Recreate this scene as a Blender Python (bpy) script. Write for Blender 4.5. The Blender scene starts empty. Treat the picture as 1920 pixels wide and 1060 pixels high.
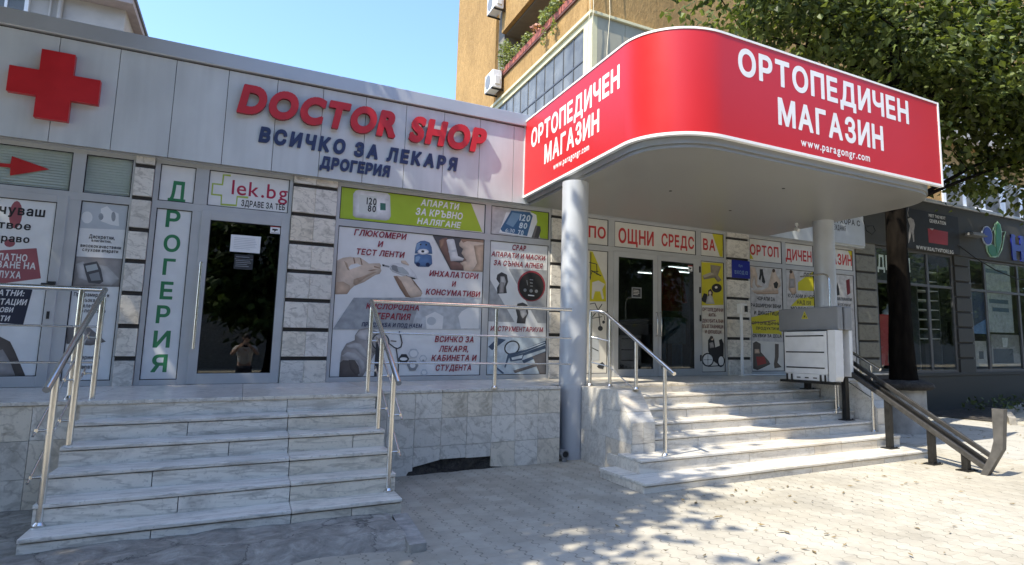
import bpy, bmesh, math, random
from mathutils import Vector, Matrix, geometry
random.seed(7)
sc = bpy.context.scene
COL = sc.collection
R = math.radians

# ---------------------------------------------------------------- camera, sky, sun, exposure
cam = bpy.data.cameras.new('camera')
cam.sensor_width = 36.0
cam.lens = 21.887
cam.shift_x, cam.shift_y = -0.08843, -0.01471
cam.clip_end = 2000
cam_ob = bpy.data.objects.new('camera', cam)
COL.objects.link(cam_ob)
cam_ob.matrix_world = Matrix(((0.868326, -0.071577, -0.490803, 0.0),
                              (-0.495912, -0.107217, -0.861729, -8.75),
                              (0.009058, 0.991656, -0.128595, 0.463),
                              (0, 0, 0, 1)))
sc.camera = cam_ob
SUN = Vector((0.662, 0.186, -1.0)).normalized()          # the way the light travels
world = bpy.data.worlds.new('World')
sc.world = world
world.use_nodes = True
nt = world.node_tree
sky = nt.nodes.new('ShaderNodeTexSky')
sky.sky_type = 'NISHITA'
sky.sun_disc = False
sky.sun_elevation = math.asin(-SUN.z)
sky.sun_rotation = math.atan2(-SUN.x, -SUN.y)
sky.altitude = 300
sky.air_density = 1.0
sky.dust_density = 1.3
sky.ozone_density = 6.0
nt.links.new(sky.outputs[0], nt.nodes['Background'].inputs[0])
nt.nodes['Background'].inputs[1].default_value = 0.145
sun = bpy.data.lights.new('sun', 'SUN')
sun.energy = 2.75
sun.angle = R(0.5)
sun.color = (1.0, 0.93, 0.80)
sun_ob = bpy.data.objects.new('sun', sun)
COL.objects.link(sun_ob)
sun_ob.rotation_mode = 'QUATERNION'
sun_ob.rotation_quaternion = SUN.to_track_quat('-Z', 'Y')
sun_ob.location = (-20, -15, 30)
sc.view_settings.view_transform = 'Standard'
sc.view_settings.look = 'None'
sc.view_settings.exposure = 1.70
sc.view_settings.gamma = 1
sc.cycles.max_bounces = 8
sc.cycles.transparent_max_bounces = 12
sc.cycles.use_denoising = True
sc.cycles.sample_clamp_indirect = 8

# ---------------------------------------------------------------- materials
M = {}
def new_mat(name):
    m = bpy.data.materials.new(name)
    m.use_nodes = True
    M[name] = m
    t = m.node_tree
    b = t.nodes['Principled BSDF']
    return m, t, b
def node(t, typ, **kw):
    n = t.nodes.new(typ)
    for k, v in kw.items():
        if k.startswith('i_'):
            n.inputs[int(k[2:]) if k[2:].isdigit() else k[2:]].default_value = v
        else:
            setattr(n, k, v)
    return n
def ramp(t, stops):
    n = t.nodes.new('ShaderNodeValToRGB')
    e = n.color_ramp.elements
    while len(e) < len(stops):
        e.new(0.5)
    for q, (p, c) in zip(e, stops):
        q.position = p
        q.color = (*c, 1) if len(c) == 3 else c
    return n
def g3(v):
    return (v, v, v)
def coords(t, scale=(1, 1, 1), rnd=False):
    tc = t.nodes.new('ShaderNodeTexCoord')
    mp = node(t, 'ShaderNodeMapping')
    mp.inputs['Scale'].default_value = scale
    if rnd:                                              # every slab gets its own piece of the stone
        ge = t.nodes.new('ShaderNodeNewGeometry')
        mu = node(t, 'ShaderNodeVectorMath', operation='SCALE')
        cb = node(t, 'ShaderNodeCombineXYZ', i_1=3.7, i_2=1.9)
        t.links.new(ge.outputs['Random Per Island'], cb.inputs[0])
        t.links.new(cb.outputs[0], mu.inputs[0])
        mu.inputs['Scale'].default_value = 37.0
        ad = node(t, 'ShaderNodeVectorMath', operation='ADD')
        t.links.new(tc.outputs['Object'], ad.inputs[0])
        t.links.new(mu.outputs[0], ad.inputs[1])
        t.links.new(ad.outputs[0], mp.inputs['Vector'])
        return mp.outputs[0], ge.outputs['Random Per Island']
    t.links.new(tc.outputs['Object'], mp.inputs['Vector'])
    return mp.outputs[0], None
def mix(t, fac, a, b, mode='MIX'):
    n = node(t, 'ShaderNodeMix', data_type='RGBA', blend_type=mode)
    for s, v in ((0, fac), (6, a), (7, b)):
        if hasattr(v, 'is_linked'):
            t.links.new(v, n.inputs[s])
        else:
            n.inputs[s].default_value = v if s == 0 else (*v, 1)
    return n.outputs[2]
def bump(t, b, h, strength=0.3, dist=0.01):
    n = node(t, 'ShaderNodeBump')
    n.inputs['Strength'].default_value = strength
    n.inputs['Distance'].default_value = dist
    t.links.new(h, n.inputs['Height'])
    t.links.new(n.outputs[0], b.inputs['Normal'])
def plain(name, col, rough=0.5, metal=0.0, var=0.12, scale=6.0, bmp=0.0, bscale=60, spec=0.5, stretch=(1, 1, 1)):
    """a painted or moulded surface: one colour, blotched a little, with its gloss uneven"""
    m, t, b = new_mat(name)
    v, _ = coords(t, stretch)
    n = node(t, 'ShaderNodeTexNoise')
    n.inputs['Scale'].default_value = scale
    n.inputs['Detail'].default_value = 6
    t.links.new(v, n.inputs['Vector'])
    c0 = tuple(x * (1 - var) for x in col)
    c1 = tuple(min(1, x * (1 + var)) for x in col)
    r = ramp(t, [(0.3, c0), (0.7, c1)])
    t.links.new(n.outputs[0], r.inputs[0])
    t.links.new(r.outputs[0], b.inputs['Base Color'])
    mr = node(t, 'ShaderNodeMapRange')
    mr.inputs[3].default_value = max(0.02, rough - 0.08)
    mr.inputs[4].default_value = min(1, rough + 0.1)
    t.links.new(n.outputs[0], mr.inputs[0])
    t.links.new(mr.outputs[0], b.inputs['Roughness'])
    b.inputs['Metallic'].default_value = metal
    b.inputs['Specular IOR Level'].default_value = spec
    if bmp:
        n2 = node(t, 'ShaderNodeTexNoise')
        n2.inputs['Scale'].default_value = bscale
        n2.inputs['Detail'].default_value = 4
        t.links.new(v, n2.inputs['Vector'])
        bump(t, b, n2.outputs[0], bmp, 0.01)
    return m
def marble(name, light, dark, vein, stretch, rough=0.35, dirt=0.35, tint=(0.9, 0.82, 0.68)):
    m, t, b = new_mat(name)
    v, rnd = coords(t, stretch, True)
    n1 = node(t, 'ShaderNodeTexNoise')
    n1.inputs['Scale'].default_value = 2.2
    n1.inputs['Detail'].default_value = 8
    n1.inputs['Roughness'].default_value = 0.62
    n1.inputs['Distortion'].default_value = 0.8
    t.links.new(v, n1.inputs['Vector'])
    r1 = ramp(t, [(0.33, dark), (0.50, light), (0.62, light), (0.78, vein)])
    t.links.new(n1.outputs[0], r1.inputs[0])
    w = node(t, 'ShaderNodeTexWave', wave_type='BANDS', bands_direction='DIAGONAL')
    w.inputs['Scale'].default_value = 0.9
    w.inputs['Distortion'].default_value = 14
    w.inputs['Detail'].default_value = 5
    w.inputs['Detail Scale'].default_value = 1.6
    t.links.new(v, w.inputs['Vector'])
    rw = ramp(t, [(0.0, g3(0.0)), (0.90, g3(0.0)), (1.0, g3(0.38))])
    t.links.new(w.outputs['Fac'], rw.inputs[0])
    c = mix(t, rw.outputs[0], r1.outputs[0], vein)
    vr = ramp(t, [(0.0, g3(0.82)), (0.5, g3(1.0)), (1.0, tuple(0.4+0.6*c for c in tint))])
    t.links.new(rnd, vr.inputs[0])
    c = mix(t, 1.0, c, vr.outputs[0], 'MULTIPLY')
    # ground-in dirt and old stains
    tc = t.nodes.new('ShaderNodeTexCoord')
    n2 = node(t, 'ShaderNodeTexNoise')
    n2.inputs['Scale'].default_value = 3.4
    n2.inputs['Detail'].default_value = 9
    n2.inputs['Roughness'].default_value = 0.7
    t.links.new(tc.outputs['Object'], n2.inputs['Vector'])
    r2 = ramp(t, [(0.52, g3(0)), (0.72, g3(dirt))])
    t.links.new(n2.outputs[0], r2.inputs[0])
    c = mix(t, r2.outputs[0], c, (0.16, 0.145, 0.125))
    n3 = node(t, 'ShaderNodeTexNoise')
    n3.inputs['Scale'].default_value = 42
    n3.inputs['Detail'].default_value = 3
    t.links.new(tc.outputs['Object'], n3.inputs['Vector'])
    r3 = ramp(t, [(0.60, g3(0)), (0.70, g3(0.35))])
    t.links.new(n3.outputs[0], r3.inputs[0])
    c = mix(t, r3.outputs[0], c, (0.22, 0.20, 0.18))
    t.links.new(c, b.inputs['Base Color'])
    b.inputs['Roughness'].default_value = rough
    bump(t, b, n2.outputs[0], 0.12, 0.006)
    return m
marble('marble_step', (0.74, 0.70, 0.62), (0.46, 0.43, 0.37), (0.22, 0.205, 0.175), (1.0, 6.0, 6.0), 0.32, 0.42)
marble('marble_warm', (0.66, 0.63, 0.56), (0.50, 0.47, 0.41), (0.36, 0.32, 0.26), (1.0, 5.0, 5.0), 0.32, 0.42, (0.98, 0.86, 0.70))
marble('marble_tile', (0.70, 0.66, 0.58), (0.45, 0.42, 0.36), (0.26, 0.235, 0.195), (3.0, 3.0, 3.0), 0.30, 0.25)
marble('marble_block', (0.76, 0.72, 0.64), (0.52, 0.49, 0.43), (0.27, 0.245, 0.21), (2.4, 2.4, 4.0), 0.34, 0.20)
plain('frame_metal', (0.47, 0.475, 0.47), 0.42, 0.2, 0.08, 3)
plain('fascia_panel', (0.55, 0.58, 0.585), 0.48, 0.05, 0.10, 1.7, 0.05, 3, 0.5, (1.6, 1, 0.7))
def streak(name, amount):
    """old rain runs: narrow pale and dark lines down the sheet"""
    t = M[name].node_tree; b = t.nodes['Principled BSDF']
    src = b.inputs['Base Color'].links[0].from_socket
    v, _ = coords(t, (14, 14, 0.5))
    n = node(t, 'ShaderNodeTexNoise'); n.inputs['Scale'].default_value = 1.0; n.inputs['Detail'].default_value = 5
    t.links.new(v, n.inputs['Vector'])
    r = ramp(t, [(0.38, g3(1-amount)), (0.56, g3(1.0)), (0.75, g3(1+amount*0.4))]); t.links.new(n.outputs[0], r.inputs[0])
    t.links.new(mix(t, 1.0, src, r.outputs[0], 'MULTIPLY'), b.inputs['Base Color'])
streak('fascia_panel', 0.035)
plain('fascia_cap', (0.48, 0.49, 0.50), 0.36, 0.35, 0.06, 1.5, 0.04, 3)
plain('gasket', (0.012, 0.012, 0.013), 0.6)
plain('recess', (0.035, 0.034, 0.034), 0.7)
plain('steel', (0.66, 0.64, 0.60), 0.20, 1.0, 0.06, 20)
plain('column_paint', (0.47, 0.49, 0.51), 0.38, 0.15, 0.10, 2.2, 0.05, 14)
plain('soffit', (0.285, 0.28, 0.262), 0.34, 0.25, 0.06, 0.9, 0.03, 2)
plain('sign_red', (0.50, 0.017, 0.019), 0.30, 0.0, 0.03, 1.1, 0.10, 1.6)
plain('trim_white', (0.80, 0.79, 0.77), 0.4, 0, 0.04)
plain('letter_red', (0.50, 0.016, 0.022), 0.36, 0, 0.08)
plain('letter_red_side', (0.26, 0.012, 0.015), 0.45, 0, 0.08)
plain('letter_navy', (0.022, 0.035, 0.10), 0.42, 0, 0.08)
plain('lift_grey', (0.20, 0.205, 0.205), 0.5, 0.1, 0.06)
plain('lift_white', (0.62, 0.62, 0.60), 0.45, 0.05, 0.08, 5)
plain('rail_dark', (0.028, 0.027, 0.025), 0.42, 0.6, 0.30, 14, 0.06)
plain('rail_bright', (0.062, 0.059, 0.054), 0.40, 0.4, 0.22, 18, 0.05)
plain('bracket_steel', (0.095, 0.09, 0.082), 0.5, 0.3, 0.25, 12, 0.05)
plain('black_rubber', (0.015, 0.015, 0.015), 0.6)
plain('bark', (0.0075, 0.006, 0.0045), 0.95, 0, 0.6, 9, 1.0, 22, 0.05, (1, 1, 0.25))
plain('concrete_ring', (0.33, 0.32, 0.29), 0.85, 0, 0.22, 6, 0.3)
plain('kerb_stone', (0.27, 0.255, 0.225), 0.9, 0, 0.35, 9, 0.8, 30)
plain('beige_paint', (0.34, 0.32, 0.235), 0.8, 0, 0.07, 2, 0.1)
plain('cream_paint', (0.62, 0.565, 0.34), 0.6, 0, 0.05)
plain('brown_ledge', (0.13, 0.055, 0.04), 0.7)
plain('pot_clay', (0.30, 0.085, 0.055), 0.75, 0, 0.2)
plain('balcony_dark', (0.16, 0.145, 0.12), 0.8)
plain('grey_render', (0.44, 0.41, 0.365), 0.85, 0, 0.12, 2, 0.2)
plain('roof_board', (0.38, 0.32, 0.30), 0.7, 0, 0.1)
plain('pvc_white', (0.78, 0.78, 0.76), 0.4, 0, 0.04)
plain('shop_wall', (0.045, 0.043, 0.036), 0.6, 0, 0.12, 2, 0.1)
plain('shop_frame', (0.10, 0.10, 0.10), 0.45, 0.3, 0.1)
plain('interior', (0.22, 0.21, 0.20), 0.8)
plain('interior_floor', (0.16, 0.15, 0.14), 0.4)
plain('cable', (0.012, 0.012, 0.012), 0.7)
plain('cable_pale', (0.70, 0.62, 0.42), 0.7)
plain('roofing', (0.16, 0.16, 0.165), 0.8)
plain('shirt', (0.62, 0.60, 0.56), 0.85, 0, 0.05)
plain('trouser', (0.05, 0.055, 0.075), 0.9)
plain('skin_tone', (0.52, 0.33, 0.24), 0.55, 0, 0.06)
plain('hair_dark', (0.025, 0.018, 0.014), 0.6)
plain('phone_black', (0.012, 0.012, 0.014), 0.15)
plain('dry_leaf', (0.17, 0.125, 0.055), 0.8, 0, 0.35, 5)
plain('blind', (0.66, 0.67, 0.64), 0.55, 0, 0.03)
# flat print inks
INK = dict(paper=(.70,.705,.69), paper2=(.66,.64,.58), white=(.76,.77,.77), black=(.012,.012,.013), dark=(.028,.03,.034), dark2=(.07,.07,.075), ink=(.07,.07,.075),
 grey=(.23,.24,.25), grey2=(.47,.50,.52), band=(.31,.33,.345), band2=(.45,.475,.49), band3=(.34,.35,.355), lcd=(.40,.43,.43), lcd2=(.60,.63,.60), teal=(.05,.16,.12),
 skin=(.70,.56,.44), skin2=(.54,.39,.28), skin3=(.34,.215,.15), skin4=(.25,.15,.125), hair=(.05,.03,.022), blue=(.10,.19,.36), blue2=(.22,.34,.50), navy=(.02,.03,.085), navy2=(.05,.085,.14), navy3=(.016,.022,.045),
 ph1=(.50,.49,.48), ph2=(.33,.31,.30), ph3=(.20,.185,.18), ph4=(.10,.085,.08), lime=(.34,.47,.035), lime2=(.36,.47,.08), screen=(.055,.14,.27), screen2=(.20,.32,.46), glow=(.66,.73,.78),
 ruby=(.24,.03,.045), ruby2=(.16,.02,.03), steel=(.46,.53,.57), steel2=(.52,.58,.62), steel3=(.60,.66,.69), red=(.26,.016,.038), red2=(.44,.022,.025), red3=(.50,.028,.028), red4=(.30,.025,.03), crimson=(.38,.02,.06), maroon=(.13,.035,.04),
 rose=(.30,.09,.105), green=(.035,.20,.085), yellow=(.56,.50,.025), tan=(.33,.28,.20), tan2=(.42,.37,.28), lime3=(.30,.48,.34), leaf=(.012,.15,.03), blue3=(.014,.022,.27), pale=(.42,.48,.60))
def ink(k):
    n = 'print_' + k
    if n not in M:
        ph = k[:2] in ('sk', 'ph', 'ha') or k in ('blue', 'blue2', 'steel', 'steel2', 'steel3', 'band', 'band2', 'band3', 'tan')
        plain(n, INK[k], 0.30 if k not in ('black', 'dark', 'dark2') else 0.6, 0, 0.18 if ph else 0.05, 11 if ph else 6)
    return M[n]
def photo_ink(k):
    """the same ink where it prints a photograph: the picture's own light and dark comes from the mesh attribute 'tone'"""
    n = 'photo_' + k
    if n not in M:
        plain(n, INK[k], 0.30, 0, 0.10, 14)
        t = M[n].node_tree; b = t.nodes['Principled BSDF']
        src = b.inputs['Base Color'].links[0].from_socket
        at = t.nodes.new('ShaderNodeAttribute'); at.attribute_name = 'tone'
        t.links.new(mix(t, 1.0, src, at.outputs['Color'], 'MULTIPLY'), b.inputs['Base Color'])
    return M[n]
def stucco(name, col, dark):
    m, t, b = new_mat(name)
    v, _ = coords(t, (1, 1, 0.45))
    n = node(t, 'ShaderNodeTexNoise'); n.inputs['Scale'].default_value = 9; n.inputs['Detail'].default_value = 9; n.inputs['Roughness'].default_value = 0.7
    t.links.new(v, n.inputs['Vector'])
    r = ramp(t, [(0.30, dark), (0.55, col), (0.8, tuple(min(1, c * 1.25) for c in col))])
    t.links.new(n.outputs[0], r.inputs[0])
    n2 = node(t, 'ShaderNodeTexNoise'); n2.inputs['Scale'].default_value = 0.8; n2.inputs['Detail'].default_value = 5
    t.links.new(v, n2.inputs['Vector'])
    r2 = ramp(t, [(0.35, g3(0.78)), (0.6, g3(1.0))])
    t.links.new(n2.outputs[0], r2.inputs[0])
    t.links.new(mix(t, 1.0, r.outputs[0], r2.outputs[0], 'MULTIPLY'), b.inputs['Base Color'])
    b.inputs['Roughness'].default_value = 0.95
    b.inputs['Specular IOR Level'].default_value = 0.145
    bump(t, b, n.outputs[0], 0.9, 0.05)
stucco('ochre_stucco', (0.40, 0.25, 0.10), (0.31, 0.19, 0.075))
marble('marble_block_shade', (0.20, 0.19, 0.15), (0.14, 0.13, 0.10), (0.10, 0.09, 0.07), (2.4, 2.4, 4.0), 0.4, 0.3)  # block marble with the shade of the right end put into its colour
def glass(name, tint, refl_rough=0.0, see=0.5, ior=1.9):
    """clear shop glass: part seen through, part mirror by the angle"""
    m, t, b = new_mat(name)
    t.nodes.remove(b)
    tr = node(t, 'ShaderNodeBsdfTransparent'); tr.inputs[0].default_value = (*[c * see for c in tint], 1)
    gl = node(t, 'ShaderNodeBsdfGlossy'); gl.inputs['Roughness'].default_value = refl_rough; gl.inputs[0].default_value = (1, 1, 1, 1)
    fr = node(t, 'ShaderNodeFresnel'); fr.inputs[0].default_value = ior
    ge = t.nodes.new('ShaderNodeNewGeometry')                # the far face of the pane must not trap the light
    fm = node(t, 'ShaderNodeMix', data_type='FLOAT'); fm.inputs[3].default_value = 0.04
    t.links.new(ge.outputs['Backfacing'], fm.inputs[0]); t.links.new(fr.outputs[0], fm.inputs[2])
    mx = node(t, 'ShaderNodeMixShader')
    t.links.new(fm.outputs[0], mx.inputs[0]); t.links.new(tr.outputs[0], mx.inputs[1]); t.links.new(gl.outputs[0], mx.inputs[2])
    t.links.new(mx.outputs[0], t.nodes['Material Output'].inputs[0])
glass('door_glass', (0.85, 0.92, 0.9), 0.0, 0.6, 1.8)
glass('window_glass', (0.97, 1.0, 0.99), 0.0, 0.97, 1.5)
plain('pane_sky', (0.15, 0.155, 0.145), 0.25, 0.0, 0.45, 1.5, 0.02, 2, 0.3)
def emis(name, col, s):
    m, t, b = new_mat(name)
    b.inputs['Base Color'].default_value = (*col, 1); b.inputs['Emission Color'].default_value = (*col, 1); b.inputs['Emission Strength'].default_value = s
plain('pane_dark', (0.24, 0.225, 0.19), 0.5, 0.0, 0.7, 1.2, 0, 2, 0.1)
emis('tube_light', (0.95, 0.98, 1.0), 3.0)
def leafmat(name, dark, light, trans):
    m, t, b = new_mat(name)
    ge = t.nodes.new('ShaderNodeNewGeometry')
    r = ramp(t, [(0.0, dark), (0.6, light), (1.0, tuple(c * 1.25 for c in light))])
    t.links.new(ge.outputs['Random Per Island'], r.inputs[0])
    tc = t.nodes.new('ShaderNodeTexCoord')
    n = node(t, 'ShaderNodeTexNoise'); n.inputs['Scale'].default_value = 1.5; n.inputs['Detail'].default_value = 3
    t.links.new(tc.outputs['Object'], n.inputs['Vector'])
    rr = ramp(t, [(0.36, g3(0.5)), (0.64, g3(1.35))]); t.links.new(n.outputs[0], rr.inputs[0])  # clumped tone imitates lit and dark masses of foliage
    t.links.new(mix(t, 1.0, r.outputs[0], rr.outputs[0], 'MULTIPLY'), b.inputs['Base Color'])
    b.inputs['Roughness'].default_value = 0.5
    b.inputs['Specular IOR Level'].default_value = 0.3
    tl = node(t, 'ShaderNodeBsdfTranslucent')
    t.links.new(mix(t, 1.0, r.outputs[0], (1.5, 1.5, 0.5), 'MULTIPLY'), tl.inputs[0])
    mx = node(t, 'ShaderNodeMixShader', i_0=trans)
    t.links.new(b.outputs[0], mx.inputs[1]); t.links.new(tl.outputs[0], mx.inputs[2])
    t.links.new(mx.outputs[0], t.nodes['Material Output'].inputs[0])
leafmat('linden_leaf', (0.020, 0.035, 0.009), (0.12, 0.15, 0.042), 0.34)
leafmat('plane_leaf', (0.03, 0.055, 0.015), (0.075, 0.115, 0.03), 0.25)
leafmat('balcony_leaf', (0.09, 0.12, 0.04), (0.24, 0.27, 0.12), 0.3)
leafmat('balcony_bloom', (0.25, 0.08, 0.06), (0.40, 0.22, 0.16), 0.3)
leafmat('shrub_leaf', (0.03, 0.045, 0.02), (0.07, 0.09, 0.03), 0.2)
def pavers():
    """interlocking concrete pavers: rows along x, the short joints zigzag from row to row"""
    m, t, b = new_mat('paver')
    tc = t.nodes.new('ShaderNodeTexCoord')
    sx = t.nodes.new('ShaderNodeSeparateXYZ')
    # slow wander so the rows are not ruled lines
    nw = node(t, 'ShaderNodeTexNoise'); nw.inputs['Scale'].default_value = 0.7
    t.links.new(tc.outputs['Object'], nw.inputs['Vector'])
    off = node(t, 'ShaderNodeVectorMath', operation='MULTIPLY_ADD')
    off.inputs[1].default_value = (0.06, 0.06, 0)
    t.links.new(nw.outputs['Color'], off.inputs[0]); t.links.new(tc.outputs['Object'], off.inputs[2])
    rot = node(t, 'ShaderNodeMapping'); rot.inputs['Rotation'].default_value = (0, 0, R(90))
    t.links.new(off.outputs[0], rot.inputs[0])
    t.links.new(rot.outputs[0], sx.inputs[0])
    def math_(op, a, bb=None, c=None):
        n = node(t, 'ShaderNodeMath', operation=op)
        for i, v in enumerate((a, bb, c)):
            if v is None: continue
            if hasattr(v, 'is_linked'): t.links.new(v, n.inputs[i])
            else: n.inputs[i].default_value = v
        return n.outputs[0]
    X, Y = sx.outputs[0], sx.outputs[1]
    L, H = 0.20, 0.135
    zig = math_('PINGPONG', math_('ADD', X, 50.0), L / 4)                     # long joints zigzag
    zs = math_('MULTIPLY', math_('SMOOTH_MIN', math_('MAXIMUM', math_('SUBTRACT', zig, L / 8 - 0.011), 0.0), 0.022, 0.004), 1.25)
    Y2 = math_('ADD', Y, zs)
    row = math_('FLOOR', math_('DIVIDE', Y2, H))
    fy = math_('SUBTRACT', math_('DIVIDE', Y2, H), row)
    sh = math_('MULTIPLY', math_('MODULO', math_('ADD', row, 4000.0), 2.0), 0.5)
    ux = math_('ADD', math_('DIVIDE', X, L), sh)
    colm = math_('FLOOR', ux)
    fx = math_('SUBTRACT', ux, colm)
    dy = math_('MULTIPLY', math_('MINIMUM', fy, math_('SUBTRACT', 1.0, fy)), H)
    dx = math_('MULTIPLY', math_('MINIMUM', fx, math_('SUBTRACT', 1.0, fx)), L)
    ng = node(t, 'ShaderNodeTexNoise'); ng.inputs['Scale'].default_value = 5.5; ng.inputs['Detail'].default_value = 4
    t.links.new(tc.outputs['Object'], ng.inputs['Vector'])
    wdt = math_('MULTIPLY_ADD', ng.outputs[0], 0.018, -0.0055)                 # some joints open, some packed with dust
    jy = math_('LESS_THAN', dy, wdt)
    jx = math_('MULTIPLY', math_('LESS_THAN', dx, math_('MULTIPLY', wdt, 0.4)), 0.5)
    j = math_('MAXIMUM', jy, jx)
    cell = node(t, 'ShaderNodeCombineXYZ')
    t.links.new(colm, cell.inputs[0]); t.links.new(row, cell.inputs[1])
    wn = node(t, 'ShaderNodeTexWhiteNoise', noise_dimensions='3D')
    t.links.new(cell.outputs[0], wn.inputs[0])
    base = ramp(t, [(0.0, (0.375, 0.348, 0.285)), (0.5, (0.405, 0.378, 0.312)), (1.0, (0.43, 0.403, 0.335))])
    t.links.new(wn.outputs[0], base.inputs[0])
    nf = node(t, 'ShaderNodeTexNoise'); nf.inputs['Scale'].default_value = 1.6; nf.inputs['Detail'].default_value = 10; nf.inputs['Roughness'].default_value = 0.72
    t.links.new(tc.outputs['Object'], nf.inputs['Vector'])
    rf = ramp(t, [(0.3, g3(0.74)), (0.62, g3(1.08))])
    t.links.new(nf.outputs[0], rf.inputs[0])
    c = mix(t, 1.0, base.outputs[0], rf.outputs[0], 'MULTIPLY')
    c = mix(t, math_('MULTIPLY', j, 0.55), c, (0.085, 0.075, 0.058))
    t.links.new(c, b.inputs['Base Color'])
    ns = node(t, 'ShaderNodeTexNoise'); ns.inputs['Scale'].default_value = 17; ns.inputs['Detail'].default_value = 2
    t.links.new(tc.outputs['Object'], ns.inputs['Vector'])
    rs = ramp(t, [(0.70, g3(0)), (0.74, g3(0.5))]); t.links.new(ns.outputs[0], rs.inputs[0])
    c = mix(t, rs.outputs[0], c, (0.10, 0.09, 0.07))
    nl = node(t, 'ShaderNodeTexNoise'); nl.inputs['Scale'].default_value = 0.42; nl.inputs['Detail'].default_value = 6; nl.inputs['Roughness'].default_value = 0.65
    t.links.new(tc.outputs['Object'], nl.inputs['Vector'])
    rl = ramp(t, [(0.35, (0.80, 0.78, 0.74)), (0.6, g3(1.0))]); t.links.new(nl.outputs[0], rl.inputs[0])
    c = mix(t, 1.0, c, rl.outputs[0], 'MULTIPLY')
    t.links.new(c, b.inputs['Base Color'])
    b.inputs['Roughness'].default_value = 0.9
    b.inputs['Specular IOR Level'].default_value = 0.2
    nb = node(t, 'ShaderNodeTexNoise'); nb.inputs['Scale'].default_value = 110; nb.inputs['Detail'].default_value = 3
    t.links.new(tc.outputs['Object'], nb.inputs['Vector'])
    hgt = math_('SUBTRACT', math_('MULTIPLY', nb.outputs[0], 0.25), j)
    hgt = math_('ADD', hgt, math_('MULTIPLY', wn.outputs[0], 0.25))
    bump(t, b, hgt, 0.5, 0.006)
pavers()
def rough_ground(name, a, bcol, c, scale, bmp=0.8, rough=0.92):
    m, t, b = new_mat(name)
    tc = t.nodes.new('ShaderNodeTexCoord')
    n = node(t, 'ShaderNodeTexNoise'); n.inputs['Scale'].default_value = scale; n.inputs['Detail'].default_value = 12; n.inputs['Roughness'].default_value = 0.75; n.inputs['Distortion'].default_value = 0.6
    t.links.new(tc.outputs['Object'], n.inputs['Vector'])
    r = ramp(t, [(0.3, a), (0.5, bcol), (0.72, c)])
    t.links.new(n.outputs[0], r.inputs[0])
    vo = node(t, 'ShaderNodeTexVoronoi', feature='DISTANCE_TO_EDGE'); vo.inputs['Scale'].default_value = 1.3
    nd = node(t, 'ShaderNodeVectorMath', operation='MULTIPLY_ADD'); nd.inputs[1].default_value = (0.35, 0.35, 0.1)
    t.links.new(n.outputs['Color'], nd.inputs[0]); t.links.new(tc.outputs['Object'], nd.inputs[2]); t.links.new(nd.outputs[0], vo.inputs['Vector'])
    cr = ramp(t, [(0.0, g3(0.25)), (0.012, g3(1.0))])
    t.links.new(vo.outputs[0], cr.inputs[0])
    t.links.new(mix(t, 1.0, r.outputs[0], cr.outputs[0], 'MULTIPLY'), b.inputs['Base Color'])
    b.inputs['Roughness'].default_value = rough
    bump(t, b, n.outputs[0], bmp, 0.03)
rough_ground('broken_concrete', (0.14, 0.13, 0.11), (0.29, 0.27, 0.23), (0.52, 0.485, 0.42), 5.5, 1.4)
rough_ground('asphalt', (0.04, 0.04, 0.04), (0.055, 0.055, 0.055), (0.08, 0.08, 0.078), 8, 0.4)
rough_ground('earth', (0.012, 0.010, 0.008), (0.035, 0.030, 0.024), (0.085, 0.075, 0.06), 11, 1.0)
rough_ground('slab_paving', (0.30, 0.285, 0.25), (0.37, 0.355, 0.31), (0.42, 0.40, 0.35), 3.0, 0.3)

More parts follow.
